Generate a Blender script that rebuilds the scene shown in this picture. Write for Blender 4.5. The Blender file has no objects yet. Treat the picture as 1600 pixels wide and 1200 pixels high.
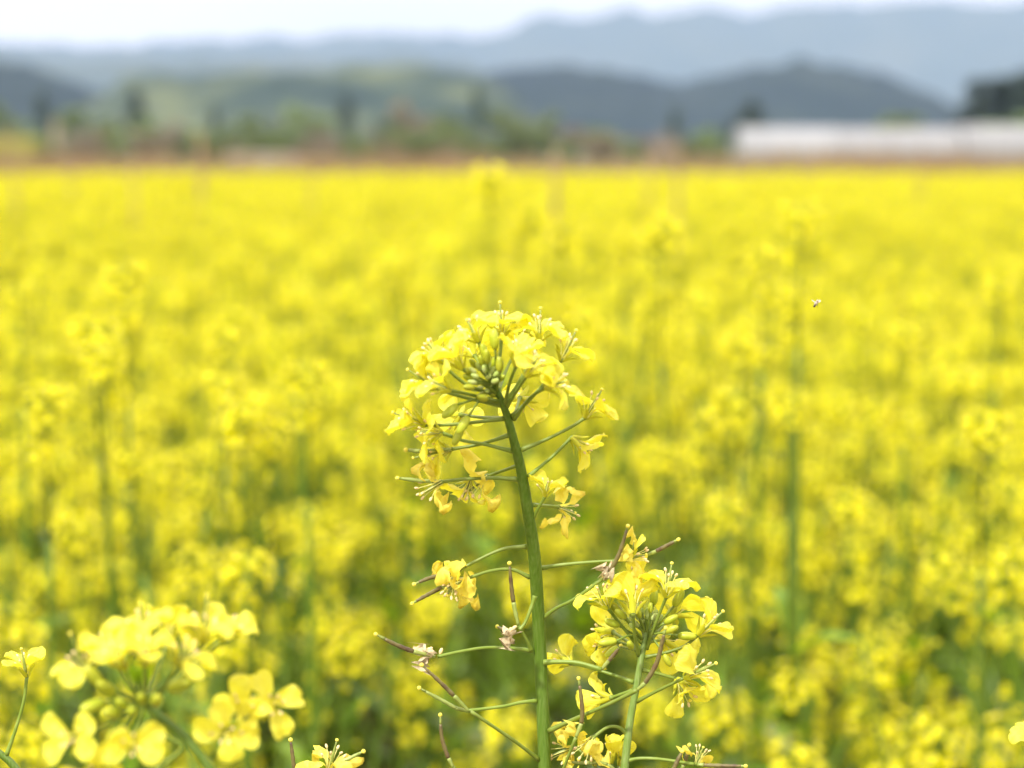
import bpy, math, random
import numpy as np
from mathutils import Vector, Matrix, Quaternion, noise

random.seed(11)
SC = bpy.context.scene
COL = SC.collection
R = math.radians

# ---------------------------------------------------------------- camera
CAMZ = 1.36
FPX = 2986.0                       # focal length in pixels of the 1600 px wide photograph
PITCH = math.atan(357 / FPX)
D0 = 0.67                          # focus distance
CAM = Vector((0, 0, CAMZ))
FWD = Vector((0, math.cos(PITCH), -math.sin(PITCH)))
RIGHT = Vector((1, 0, 0))
UP = Vector((0, math.sin(PITCH), math.cos(PITCH)))
cam_d = bpy.data.cameras.new('camera')
cam = bpy.data.objects.new('camera', cam_d)
COL.objects.link(cam)
cam.location = CAM
cam.rotation_euler = (math.pi / 2 - PITCH, 0, 0)
cam_d.sensor_width = 17.3
cam_d.lens = FPX / 1600 * 17.3
cam_d.clip_start = 0.02
cam_d.clip_end = 30000
cam_d.dof.use_dof = True
cam_d.dof.focus_distance = D0
cam_d.dof.aperture_fstop = 3.7
SC.camera = cam

# ---------------------------------------------------------------- sky, sun, exposure
SUN_EL, SUN_AZ = R(50), R(-146)    # azimuth from +Y, clockwise: left and slightly behind the camera
w = bpy.data.worlds.new('World')
SC.world = w
w.use_nodes = True
nt = w.node_tree
nt.nodes.clear()
out = nt.nodes.new('ShaderNodeOutputWorld')
bg = nt.nodes.new('ShaderNodeBackground')
sky = nt.nodes.new('ShaderNodeTexSky')
sky.sky_type = 'NISHITA'
sky.sun_disc = False
sky.sun_elevation = SUN_EL
sky.sun_rotation = SUN_AZ
sky.dust_density = 3.0
tc = nt.nodes.new('ShaderNodeTexCoord')
mp = nt.nodes.new('ShaderNodeMapping')
mp.inputs['Scale'].default_value = (1.2, 1.2, 5.0)
nz = nt.nodes.new('ShaderNodeTexNoise')
nz.inputs['Scale'].default_value = 2.2
nz.inputs['Detail'].default_value = 6
ramp = nt.nodes.new('ShaderNodeMapRange')
ramp.inputs['From Min'].default_value = 0.3
ramp.inputs['From Max'].default_value = 0.7
ramp.inputs['To Min'].default_value = 0.86
ramp.inputs['To Max'].default_value = 0.98
mix = nt.nodes.new('ShaderNodeMix')
mix.data_type = 'RGBA'
# thin bright cloud with the usual overcast distribution, 1 + 2 sin(elevation)
sx = nt.nodes.new('ShaderNodeSeparateXYZ')
nt.links.new(tc.outputs['Generated'], sx.inputs[0])
ce = nt.nodes.new('ShaderNodeMapRange')
ce.inputs['From Min'].default_value, ce.inputs['From Max'].default_value = 0.0, 1.0
ce.inputs['To Min'].default_value, ce.inputs['To Max'].default_value = 5.6, 13.0
nt.links.new(sx.outputs['Z'], ce.inputs['Value'])
nv = nt.nodes.new('ShaderNodeMapRange')
nv.inputs['From Min'].default_value, nv.inputs['From Max'].default_value = 0.3, 0.7
nv.inputs['To Min'].default_value, nv.inputs['To Max'].default_value = 0.90, 1.10
nt.links.new(nz.outputs['Fac'], nv.inputs['Value'])
mu = nt.nodes.new('ShaderNodeMath')
mu.operation = 'MULTIPLY'
nt.links.new(ce.outputs['Result'], mu.inputs[0])
nt.links.new(nv.outputs['Result'], mu.inputs[1])
cc = nt.nodes.new('ShaderNodeCombineColor')
for ch_ in range(3):
    nt.links.new(mu.outputs[0], cc.inputs[ch_])
wt = nt.nodes.new('ShaderNodeMix')
wt.data_type, wt.blend_type = 'RGBA', 'MULTIPLY'
wt.inputs['Factor'].default_value = 1.0
wt.inputs['B'].default_value = (1.16, 1.05, 0.99, 1)
nt.links.new(cc.outputs[0], wt.inputs['A'])
nt.links.new(wt.outputs['Result'], mix.inputs['B'])
nt.links.new(tc.outputs['Generated'], mp.inputs['Vector'])
nt.links.new(mp.outputs['Vector'], nz.inputs['Vector'])
nt.links.new(nz.outputs['Fac'], ramp.inputs['Value'])
nt.links.new(ramp.outputs['Result'], mix.inputs['Factor'])
nt.links.new(sky.outputs['Color'], mix.inputs['A'])
nt.links.new(mix.outputs['Result'], bg.inputs['Color'])
bg.inputs['Strength'].default_value = 0.105
nt.links.new(bg.outputs['Background'], out.inputs['Surface'])
sun_d = bpy.data.lights.new('sun', 'SUN')
sun_d.energy = 2.6
sun_d.angle = R(3)
sun_d.color = (1.0, 0.97, 0.92)
sun = bpy.data.objects.new('sun', sun_d)
COL.objects.link(sun)
SDIR = Vector((math.sin(SUN_AZ) * math.cos(SUN_EL), math.cos(SUN_AZ) * math.cos(SUN_EL), math.sin(SUN_EL)))
sun.rotation_euler = SDIR.to_track_quat('Z', 'Y').to_euler()
sun.location = (-20, -10, 40)
vs = SC.view_settings
vs.view_transform = 'Standard'
vs.look = 'None'
vs.gamma = 1
vs.use_curve_mapping = False
vs.exposure = 1.12
cy = SC.cycles
cy.use_denoising = True
cy.max_bounces = 10
cy.diffuse_bounces = 5
cy.transmission_bounces = 6
cy.volume_bounces = 1
cy.sample_clamp_indirect = 6

# ---------------------------------------------------------------- materials
def hexa(c):
    return (c[0], c[1], c[2], 1)

def mat(name, cols, scale=200, rough=0.5, spec=0.3, transl=0.0, tcol=None, bump=0.0, stretch=None, rnd=0.0, detail=4, coat=0.0):
    """noise-varied principled surface; cols = two or three colours; transl = share of light let through"""
    m = bpy.data.materials.new(name)
    m.use_nodes = True
    t = m.node_tree
    N = t.nodes
    b = N['Principled BSDF']
    o = N['Material Output']
    b.inputs['Roughness'].default_value = rough
    b.inputs['Specular IOR Level'].default_value = spec
    c = N.new('ShaderNodeTexCoord')
    mpp = N.new('ShaderNodeMapping')
    if stretch:
        mpp.inputs['Scale'].default_value = stretch
    n = N.new('ShaderNodeTexNoise')
    n.inputs['Scale'].default_value = scale
    n.inputs['Detail'].default_value = detail
    t.links.new(c.outputs['Object'], mpp.inputs['Vector'])
    t.links.new(mpp.outputs['Vector'], n.inputs['Vector'])
    cr = N.new('ShaderNodeValToRGB')
    e = cr.color_ramp.elements
    e[0].position, e[1].position = 0.32, 0.68
    e[0].color, e[1].color = hexa(cols[0]), hexa(cols[-1])
    if len(cols) == 3:
        k = e.new(0.5)
        k.color = hexa(cols[1])
    t.links.new(n.outputs['Fac'], cr.inputs['Fac'])
    src = cr.outputs['Color']
    if rnd:
        oi = N.new('ShaderNodeObjectInfo')
        hs = N.new('ShaderNodeHueSaturation')
        mr = N.new('ShaderNodeMapRange')
        mr.inputs['To Min'].default_value = 1 - rnd
        mr.inputs['To Max'].default_value = 1 + rnd
        mh = N.new('ShaderNodeMapRange')
        mh.inputs['To Min'].default_value = 0.5 - rnd * 0.06
        mh.inputs['To Max'].default_value = 0.5 + rnd * 0.06
        t.links.new(oi.outputs['Random'], mr.inputs['Value'])
        t.links.new(oi.outputs['Random'], mh.inputs['Value'])
        t.links.new(mr.outputs['Result'], hs.inputs['Value'])
        t.links.new(mh.outputs['Result'], hs.inputs['Hue'])
        t.links.new(src, hs.inputs['Color'])
        src = hs.outputs['Color']
    t.links.new(src, b.inputs['Base Color'])
    if bump:
        bp = N.new('ShaderNodeBump')
        bp.inputs['Strength'].default_value = bump
        bp.inputs['Distance'].default_value = 0.001
        t.links.new(n.outputs['Fac'], bp.inputs['Height'])
        t.links.new(bp.outputs['Normal'], b.inputs['Normal'])
    if coat:
        b.inputs['Sheen Weight'].default_value = coat
    if transl:
        tr = N.new('ShaderNodeBsdfTranslucent')
        if tcol:
            tr.inputs['Color'].default_value = hexa(tcol)
        else:
            t.links.new(src, tr.inputs['Color'])
        ms = N.new('ShaderNodeMixShader')
        ms.inputs['Fac'].default_value = transl
        t.links.new(b.outputs['BSDF'], ms.inputs[1])
        t.links.new(tr.outputs['BSDF'], ms.inputs[2])
        t.links.new(ms.outputs['Shader'], o.inputs['Surface'])
    return m

M = {}
M['petal'] = mat('petal_yellow', [(0.86, 0.80, 0.05), (0.91, 0.88, 0.14)], 1300, 0.40, 0.35, 0.48, (0.89, 0.83, 0.025), 0.5, (0.16, 1.6, 0.6), 0.05)
M['wilt'] = mat('petal_wilted', [(0.86, 0.72, 0.08), (0.88, 0.80, 0.14), (0.80, 0.61, 0.07)], 420, 0.5, 0.25, 0.4, (0.87, 0.74, 0.05), 0.4, None, 0.05)
M['dry'] = mat('petal_withered', [(0.56, 0.44, 0.24), (0.70, 0.60, 0.38), (0.40, 0.27, 0.13)], 700, 0.7, 0.15, 0.25, None, 0.3)
M['sepal'] = mat('sepal', [(0.48, 0.50, 0.025), (0.60, 0.58, 0.035)], 500, 0.45, 0.3, 0.3, None, 0.1, None, 0.08)
M['stem'] = mat('stem_green', [(0.062, 0.125, 0.006), (0.085, 0.15, 0.012), (0.11, 0.175, 0.028)], 1400, 0.42, 0.35, 0.0, None, 0.5, (1, 1, 0.06), 0.04, detail=6)
M['stem_pale'] = mat('stem_pale_green', [(0.13, 0.21, 0.03), (0.17, 0.25, 0.055), (0.21, 0.28, 0.09)], 1400, 0.45, 0.3, 0.0, None, 0.5, (1, 1, 0.06), 0.04, detail=6)
M['pedicel'] = mat('pedicel_green', [(0.135, 0.195, 0.016), (0.19, 0.25, 0.04)], 240, 0.42, 0.35, 0.0, None, 0.1, None, 0.1)
M['pod'] = mat('pod_brown', [(0.075, 0.045, 0.022), (0.14, 0.12, 0.035), (0.11, 0.065, 0.03)], 260, 0.4, 0.4, 0.0, None, 0.1, None, 0.1)
M['pod_green'] = mat('pod_green', [(0.19, 0.24, 0.04), (0.27, 0.33, 0.08)], 260, 0.4, 0.4, 0.0, None, 0.1, None, 0.1)
M['bud'] = mat('bud', [(0.32, 0.38, 0.02), (0.46, 0.49, 0.035)], 380, 0.38, 0.4, 0.12, None, 0.1, None, 0.12)
M['bud_young'] = mat('bud_young', [(0.40, 0.52, 0.11), (0.58, 0.64, 0.28)], 500, 0.4, 0.35, 0.12, None, 0.1, None, 0.1)
M['stigma'] = mat('stigma', [(0.72, 0.62, 0.06), (0.80, 0.70, 0.12)], 1500, 0.6, 0.2, 0.0, None, 0.3)
M['filament'] = mat('filament', [(0.72, 0.72, 0.20), (0.80, 0.78, 0.30)], 500, 0.4, 0.3, 0.3)
M['anther'] = mat('anther', [(0.70, 0.52, 0.20), (0.80, 0.66, 0.34), (0.55, 0.36, 0.16)], 1300, 0.7, 0.2, 0.0, None, 0.4)
M['leaf'] = mat('leaf_glaucous', [(0.12, 0.205, 0.005), (0.165, 0.265, 0.012), (0.21, 0.30, 0.06)], 22, 0.40, 0.35, 0.42, (0.38, 0.58, 0.006), 0.3, None, 0.35)
M['leaf_pale'] = mat('leaf_pale', [(0.17, 0.25, 0.10), (0.24, 0.32, 0.19)], 22, 0.36, 0.5, 0.3, (0.28, 0.42, 0.05), 0.3, None, 0.2)
M['fieldstem'] = mat('field_stem', [(0.075, 0.13, 0.008), (0.11, 0.17, 0.02)], 60, 0.5, 0.2, 0.0, None, 0, None, 0.15)
M['fieldpetal'] = mat('field_petal', [(0.84, 0.78, 0.008), (0.87, 0.82, 0.018)], 60, 0.6, 0.04, 0.48, (0.88, 0.81, 0.004), 0, None, 0.07)

# ---------------------------------------------------------------- mesh helpers
class MB:
    def __init__(self):
        self.v, self.f, self.mi, self.mats = [], [], [], []
    def m(self, material):
        if material not in self.mats:
            self.mats.append(material)
        return self.mats.index(material)
    def add(self, vs, fs, material, mx=None):
        k = len(self.v)
        if mx is not None:
            vs = [mx @ Vector(p) for p in vs]
        self.v.extend([tuple(p) for p in vs])
        i = self.m(material)
        for f in fs:
            self.f.append(tuple(k + a for a in f))
            self.mi.append(i)
    def mesh(self, name, smooth=True):
        me = bpy.data.meshes.new(name)
        me.from_pydata(self.v, [], self.f)
        for x in self.mats:
            me.materials.append(x)
        me.polygons.foreach_set('material_index', self.mi)
        me.polygons.foreach_set('use_smooth', [smooth] * len(self.f))
        me.update()
        return me

def catmull(pts, seg=5):
    pts = [Vector(p) for p in pts]
    if len(pts) < 3:
        return [pts[0].lerp(pts[-1], i / seg) for i in range(seg + 1)]
    P = [pts[0] * 2 - pts[1]] + pts + [pts[-1] * 2 - pts[-2]]
    o = []
    for i in range(1, len(P) - 2):
        a, b, c, d = P[i - 1], P[i], P[i + 1], P[i + 2]
        for s in range(seg):
            t = s / seg
            o.append(0.5 * ((2 * b) + (c - a) * t + (2 * a - 5 * b + 4 * c - d) * t * t + (3 * b - a - 3 * c + d) * t ** 3))
    o.append(pts[-1])
    return o

def tube(mb, pts, rad, material, sides=7, cap=True):
    n = len(pts)
    if not hasattr(rad, '__len__'):
        rad = [rad] * n
    elif len(rad) != n:
        rad = [np.interp(i / (n - 1), np.linspace(0, 1, len(rad)), rad) for i in range(n)]
    ref = None
    vs = []
    for i, p in enumerate(pts):
        tan = (pts[min(i + 1, n - 1)] - pts[max(i - 1, 0)]).normalized()
        if ref is None:
            ref = tan.orthogonal().normalized()
        ref = (ref - tan * ref.dot(tan)).normalized()
        bi = tan.cross(ref)
        for k in range(sides):
            a = 2 * math.pi * k / sides
            vs.append(p + (ref * math.cos(a) + bi * math.sin(a)) * rad[i])
    fs = []
    for i in range(n - 1):
        for k in range(sides):
            fs.append((i * sides + k, i * sides + (k + 1) % sides, (i + 1) * sides + (k + 1) % sides, (i + 1) * sides + k))
    if cap:
        fs.append(tuple(range(sides))[::-1])
        fs.append(tuple((n - 1) * sides + k for k in range(sides)))
    mb.add(vs, fs, material)

def ellipsoid(mb, c, axis, ln, rad, material, seg=8, rings=5, point=0.0):
    q = Vector((0, 0, 1)).rotation_difference(Vector(axis).normalized())
    vs, fs = [], []
    for i in range(rings + 1):
        th = math.pi * i / rings
        z = -math.cos(th) * ln / 2
        r = math.sin(th) * rad * (1 - point * (i / rings - 0.5))
        for k in range(seg):
            a = 2 * math.pi * k / seg
            vs.append(Vector(c) + q @ Vector((r * math.cos(a), r * math.sin(a), z)))
    for i in range(rings):
        for k in range(seg):
            fs.append((i * seg + k, i * seg + (k + 1) % seg, (i + 1) * seg + (k + 1) % seg, (i + 1) * seg + k))
    mb.add(vs, fs, material)

def obj(name, mesh, parent=None, mx=None, kind=None, label=None, cat=None, group=None):
    o = bpy.data.objects.new(name, mesh)
    COL.objects.link(o)
    if parent:
        o.parent = parent
    if mx is not None:
        o.matrix_basis = mx
    if kind:
        o['kind'] = kind
    if label:
        o['label'] = label
    if cat:
        o['category'] = cat
    if group:
        o['group'] = group
    return o

def W(px, py, D=D0):
    return CAM + FWD * D + RIGHT * ((px - 800) / FPX * D) + UP * ((600 - py) / FPX * D)

def at(px, py, Y):
    """point at ground distance Y seen at that height of the photograph"""
    d = W(px, py, 1.0) - CAM
    return CAM + d * (Y / d.y)

def cdir(x, y, z):
    """right, up, toward the viewer"""
    return (RIGHT * x + UP * y - FWD * z).normalized()

def basis(pos, axis, roll=0.0, s=1.0):
    q = Vector((0, 0, 1)).rotation_difference(Vector(axis).normalized())
    return Matrix.Translation(pos) @ q.to_matrix().to_4x4() @ Matrix.Rotation(roll, 4, 'Z') @ Matrix.Scale(s, 4)

# ---------------------------------------------------------------- flower pieces (metres, flower axis +Z, petal leaves along +X)
def petal_verts(L, Wd, a0, a1, droop, cup, ruffle, rng, rows=12, cols=6, claw=0.34, notch=0.06):
    ts = [0, 0.12, 0.24, 0.34, 0.44, 0.55, 0.66, 0.77, 0.86, 0.93, 0.975, 1.0]
    if rows != 12:
        ts = list(np.linspace(0, 1, rows))
    sx, sy, sz = rng.uniform(0, 50), rng.uniform(0, 50), rng.uniform(0, 50)
    tw = rng.uniform(-0.25, 0.25)
    vs = []
    x = z = 0.0
    x = 0.0004
    pt = 0
    for t in ts:
        u = max(0.0, (t - claw) / (1 - claw))
        th = a0 + (a1 - a0) * min(1, max(0, (t - claw * 0.75) / (0.28))) ** 1.2 + droop * u * u
        dl = (t - pt) * L
        x += math.sin(th) * dl
        z += math.cos(th) * dl
        pt = t
        wd = 0.0011 * (1 - u) + Wd * (u ** 0.62) * math.sqrt(max(0.0, 1 - u ** 4.5)) * 1.04
        nx, nzv = -math.cos(th), math.sin(th)
        for c in range(cols + 1):
            s = c / cols * 2 - 1
            h = cup * s * s * wd * 0.5 + tw * s * u * wd * 0.35
            h += ruffle * noise.noise(Vector((sx + s * 1.5, sy + t * 4, sz))) * 0.003 * u
            back = -notch * L * (1 - abs(s)) ** 2 * (u ** 6)
            vs.append((x + nx * h + math.sin(th) * back, s * wd / 2, z + nzv * h + math.cos(th) * back))
    fs = []
    for i in range(len(ts) - 1):
        for c in range(cols):
            k = i * (cols + 1) + c
            fs.append((k, k + 1, k + cols + 2, k + cols + 1))
    return vs, fs

rng = random.Random(5)
PET = {'open': [], 'half': [], 'cup': [], 'wilt': []}
for k in range(6):
    for kind, a0, a1, dr, cu, rf, mt in (('open', 14, 76, 22, 0.26, 1.3, 'petal'), ('half', 10, 48, 24, 0.34, 1.3, 'petal'),
                                         ('cup', 6, 20, 8, 0.45, 0.5, 'petal'), ('wilt', 25, 95, 60, 0.55, 2.6, 'wilt')):
        mb = MB()
        v, f = petal_verts(0.0143 * rng.uniform(0.92, 1.06) * (0.9 if kind == 'wilt' else 1), 0.0101 * rng.uniform(0.9, 1.08) * (0.8 if kind == 'wilt' else 1), R(a0 + rng.uniform(-4, 4)),
                           R(a1 + rng.uniform(-9, 9)), R(dr + rng.uniform(-14, 22)), cu * rng.uniform(0.1, 1.3) * rng.choice((1, 1, -0.6)), rf, rng)
        mb.add(v, f, M[mt])
        PET[kind].append(mb.mesh('petal_' + kind))

def sepal_mesh(spread):
    mb = MB()
    vs, fs = [], []
    n = 6
    for i in range(n + 1):
        t = i / n
        th = R(spread) * (0.6 + 0.6 * t)
        x, z = 0.0008 + 0.0066 * t * math.sin(th), 0.0066 * t * math.cos(th)
        wd = 0.0021 * math.sin(math.pi * (0.18 + 0.82 * t)) ** 0.8 + 0.0001
        for s in (-1, -0.5, 0, 0.5, 1):
            h = 0.5 * wd * (1 - s * s) * 0.7
            vs.append((x + h * math.cos(th), s * wd / 2, z - h * math.sin(th)))
    for i in range(n):
        for c in range(4):
            k = i * 5 + c
            fs.append((k, k + 1, k + 6, k + 5))
    mb.add(vs, fs, M['sepal'])
    return mb.mesh('sepal')
SEP = [sepal_mesh(a) for a in (18, 32, 46)]

def stamen_mesh(ln, lean):
    mb = MB()
    p = [Vector((0.0009 + lean * ln * t * t, 0, ln * t)) for t in (0, 0.25, 0.5, 0.75, 1)]
    tube(mb, p, [0.00022, 0.00018, 0.00015], M['filament'], 5)
    ellipsoid(mb, p[-1] + Vector((0.0003, 0, 0.0005)), (0.6, 0, 0.8), 0.0018, 0.00050, M['anther'], 7, 5)
    return mb.mesh('stamen')
STA = [stamen_mesh(0.0078, 0.22), stamen_mesh(0.0086, 0.16), stamen_mesh(0.0058, 0.5)]

def pistil_mesh(ln):
    mb = MB()
    ellipsoid(mb, (0, 0, 0.0003), (0, 0, 1), 0.0022, 0.0011, M['pedicel'], 8, 5)
    tube(mb, [Vector((0, 0, ln * t)) for t in (0, 0.3, 0.6, 0.85, 1)], [0.0005, 0.00062, 0.00055, 0.0003, 0.0003], M['pod_green'], 6)
    ellipsoid(mb, (0, 0, ln + 0.0003), (0, 0, 1), 0.0011, 0.00068, M['stigma'], 8, 5)
    return mb.mesh('flower')
PIS = {k: pistil_mesh(v) for k, v in {'short': 0.0085, 'long': 0.0118, 'xlong': 0.0155}.items()}

def flower(parent, pos, axis, kind='open', s=1.0, roll=0.0, pist='short', rg=rng, npet=4, stamens=True, label=None):
    """flower > pistil in its own mesh, petals, sepals and stamens as sub-parts"""
    s *= 0.87
    f = obj('flower', PIS[pist], parent, basis(pos, axis, roll, s), label=label)
    for k in range(npet):
        a = k * math.pi / 2 + rg.uniform(-0.22, 0.22) + (0.3 if k % 2 else 0)
        tilt = Matrix.Rotation(rg.uniform(-0.16, 0.16), 4, 'Y') @ Matrix.Rotation(rg.uniform(-0.25, 0.25), 4, 'X')
        obj('petal', rg.choice(PET[kind]), f, Matrix.Rotation(a, 4, 'Z') @ tilt)
    sm = SEP[{'cup': 0, 'half': 1, 'open': 2, 'wilt': 2}[kind]]
    if kind != 'wilt':
        for k in range(4):
            obj('sepal', sm, f, Matrix.Rotation(k * math.pi / 2 + 0.78 + rg.uniform(-0.15, 0.15), 4, 'Z'))
    if stamens:
        for k in range(6):
            m = STA[2] if k in (0, 3) else STA[rg.randint(0, 1)]
            obj('stamen', m, f, Matrix.Rotation(k * math.pi / 3 + rg.uniform(-0.2, 0.2), 4, 'Z') @ Matrix.Rotation(rg.uniform(-0.08, 0.12), 4, 'Y'))
    return f

def bud_mesh(ln, rad, material):
    mb = MB()
    # four sepals pressed together: a bud with four shallow grooves
    vs, fs = [], []
    seg, rings = 12, 8
    for i in range(rings + 1):
        th = math.pi * i / rings
        z = ln / 2 - math.cos(th) * ln / 2
        for k in range(seg):
            a = 2 * math.pi * k / seg
            r = rad * math.sin(th) ** 0.8 * (1 - 0.16 * (i / rings)) * (1 - 0.09 * math.cos(4 * a) ** 8)
            vs.append((r * math.cos(a), r * math.sin(a), z))
    for i in range(rings):
        for k in range(seg):
            fs.append((i * seg + k, i * seg + (k + 1) % seg, (i + 1) * seg + (k + 1) % seg, (i + 1) * seg + k))
    mb.add(vs, fs, material)
    return mb.mesh('bud')
BUD = {'big': bud_mesh(0.0066, 0.0017, M['bud']), 'mid': bud_mesh(0.005, 0.00135, M['bud']), 'small': bud_mesh(0.0034, 0.001, M['bud_young'])}

def stalk(parent, name, pts, rad, m, seg=6, sides=8, tipball=0, m2=None):
    mb = MB()
    c = catmull(pts, seg)
    tube(mb, c, rad, m, sides)
    if tipball:
        ellipsoid(mb, c[-1], c[-1] - c[-2], tipball * 2.2, tipball, m2 or M['stigma'], 8, 6)
    return obj(name, mb.mesh(name), parent)

def pixline(pl, z0, z1, base=D0):
    n = len(pl) - 1
    return [W(p[0], p[1], base + z0 + (z1 - z0) * i / n) for i, p in enumerate(pl)]

def withered(parent, pos, axis, rg, s=1.0):
    mb = MB()
    for k in range(5):
        v, f = petal_verts(0.0062 * s * rg.uniform(0.7, 1.2), 0.002 * s, R(rg.uniform(15, 40)), R(rg.uniform(20, 80)), R(rg.uniform(-60, 80)), 0.6, 3.5, rg, rows=7, cols=3)
        mb.add(v, f, M['dry'], basis(pos, axis) @ Matrix.Rotation(rg.uniform(0, 6.28), 4, 'Z'))
    for k in range(3):
        a = Vector((rg.uniform(-1, 1), rg.uniform(-1, 1), rg.uniform(0, 1))) * 0.0022 * s
        ellipsoid(mb, Vector(pos) + a, (rg.random(), rg.random(), 0.4), 0.0022 * s, 0.0006 * s, M['anther'], 6, 4)
    return obj('withered_flower', mb.mesh('withered_flower'), parent)

# ================================================================ the setting
def grid_mesh(name, xs, ys, zf, material):
    vs = [(x, y, zf(x, y)) for y in ys for x in xs]
    n = len(xs)
    fs = [(j * n + i, j * n + i + 1, (j + 1) * n + i + 1, (j + 1) * n + i) for j in range(len(ys) - 1) for i in range(n - 1)]
    mb = MB()
    mb.add(vs, fs, material)
    return mb.mesh(name)

soil = mat('field_soil', [(0.10, 0.075, 0.045), (0.16, 0.12, 0.07), (0.10, 0.11, 0.04)], 0.35, 0.9, 0.1, 0, None, 0.3)
meadow = mat('meadow', [(0.16, 0.14, 0.06), (0.12, 0.13, 0.05), (0.20, 0.15, 0.08)], 0.05, 0.9, 0.1)
g = obj('ground', grid_mesh('ground', [-7200, -1500, -200, -40, 0, 40, 200, 1500, 7200], [-200, -5, 40, 70, 200, 800, 2500, 7200], lambda x, y: 0.0, meadow), kind='structure',
        label='flat brown and green farmland beyond the yellow field', cat='ground')
obj('field_soil', grid_mesh('field_soil', list(np.linspace(-40, 40, 21)), list(np.linspace(-3, 41, 23)), lambda x, y: 0.004, soil), kind='structure',
    label='bare brown soil under the rapeseed plants', cat='soil')

forest_far = mat('forest_far', [(0.05, 0.065, 0.045), (0.06, 0.075, 0.05), (0.075, 0.085, 0.055)], 0.006, 0.95, 0.05, detail=8)
forest_mid = mat('forest_mid', [(0.008, 0.014, 0.012), (0.012, 0.020, 0.015), (0.022, 0.030, 0.020)], 0.014, 0.95, 0.05, detail=8)
forest_near = mat('forest_near', [(0.014, 0.026, 0.022), (0.036, 0.052, 0.034), (0.11, 0.125, 0.055)], 0.022, 0.95, 0.05, detail=8)

def ridge(name, Y, depth, prof, material, label, rough=6.0, seed=0, step=None):
    """a range of hills at distance Y: prof = (pixel x, pixel y of its skyline), continued at both ends"""
    xs_p = [p[0] for p in prof]
    zs_p = [max(1.0, at(p[0], p[1], Y).z) for p in prof]
    xw = [(p - 800) / FPX * Y for p in xs_p]
    nx, ny = 150, 26
    xs = np.linspace(xw[0], xw[-1], nx)
    def zf(x, y):
        t = (y - Y) / depth          # -1 .. 1
        h = np.interp(x, xw, zs_p)
        sh = max(0.0, 1 - abs(t) ** 1.6)
        n1 = noise.fractal(Vector((x / depth * 3 + seed, y / depth * 2, seed)), 1.0, 2.0, 5)
        return h * sh * (1 + 0.10 * n1 * (abs(t) + 0.12)) + rough * noise.fractal(Vector((x / (rough * 5), y / (rough * 5), seed)), 0.8, 2.1, 4) * sh - 3
    ys = np.linspace(Y - depth, Y + depth, ny)
    return obj(name, grid_mesh(name, list(xs), list(ys), zf, material), kind='structure', label=label, cat='hills')

ridge('mountain', 5200, 900, [(-1500, 60), (-600, 90), (-200, 72), (0, 66), (60, 68), (150, 74), (250, 68), (400, 62), (520, 56), (620, 48), (720, 56), (790, 50), (840, 26), (900, 30), (960, 20), (1020, 24),
      (1070, 12), (1140, 26), (1200, 12), (1250, 4), (1310, 10), (1400, 0), (1480, -2), (1560, 6), (1640, 0), (2000, 20), (3000, 70)], forest_far,
      'pale blue hazy mountain range across the horizon under the white sky', 24, 3.1)
ridge('mountain', 3200, 500, [(-900, 100), (-400, 76), (0, 80), (120, 92), (300, 86), (480, 92), (640, 84), (740, 98), (860, 150), (960, 236)], forest_far,
      'pale blue lower ridge on the left between the wooded hills and the mountains', 10, 9.4)
ridge('hill', 1700, 320, [(560, 240), (640, 170), (720, 128), (780, 106), (830, 98), (900, 98), (960, 108), (1020, 124), (1060, 128), (1110, 116), (1170, 102), (1240, 95), (1300, 99), (1360, 114), (1420, 140), (1480, 176), (1560, 215), (1700, 238)],
      forest_mid, 'dark blue wooded double hill right of centre below the mountains', 6, 7.7)
ridge('hill', 1400, 240, [(-900, 120), (-300, 70), (0, 88), (50, 96), (110, 118), (180, 146), (240, 172), (330, 212), (420, 240)], forest_mid,
      'grey blue hillside running down from the left edge', 5, 2.2)
ridge('hill', 1000, 170, [(60, 240), (120, 190), (180, 146), (220, 112), (280, 104), (340, 108), (430, 102), (520, 96), (600, 100), (650, 94), (700, 94), (740, 106), (790, 132), (850, 180), (930, 225), (1000, 240)], forest_near,
      'olive wooded hill with pale clearings left of centre', 4, 5.5)

# haze: closed box round camera, ground and hills
haze_m = bpy.data.materials.new('haze')
haze_m.use_nodes = True
ht = haze_m.node_tree
ht.nodes.clear()
ho = ht.nodes.new('ShaderNodeOutputMaterial')
hv = ht.nodes.new('ShaderNodeVolumePrincipled')
hv.inputs['Color'].default_value = (0.38, 0.53, 0.82, 1)
hv.inputs['Density'].default_value = 0.00014
hv.inputs['Anisotropy'].default_value = 0.0
ht.links.new(hv.outputs['Volume'], ho.inputs['Volume'])
mb = MB()
X0, X1, Y0, Y1, Z0, Z1 = -7300, 7300, -300, 7300, -8, 560
mb.add([(X0, Y0, Z0), (X1, Y0, Z0), (X1, Y1, Z0), (X0, Y1, Z0), (X0, Y0, Z1), (X1, Y0, Z1), (X1, Y1, Z1), (X0, Y1, Z1)],
       [(3, 2, 1, 0), (4, 5, 6, 7), (0, 1, 5, 4), (1, 2, 6, 5), (2, 3, 7, 6), (3, 0, 4, 7)], haze_m)
obj('haze', mb.mesh('haze', False), kind='stuff', label='thin pale haze filling the valley', cat='haze')

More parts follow.
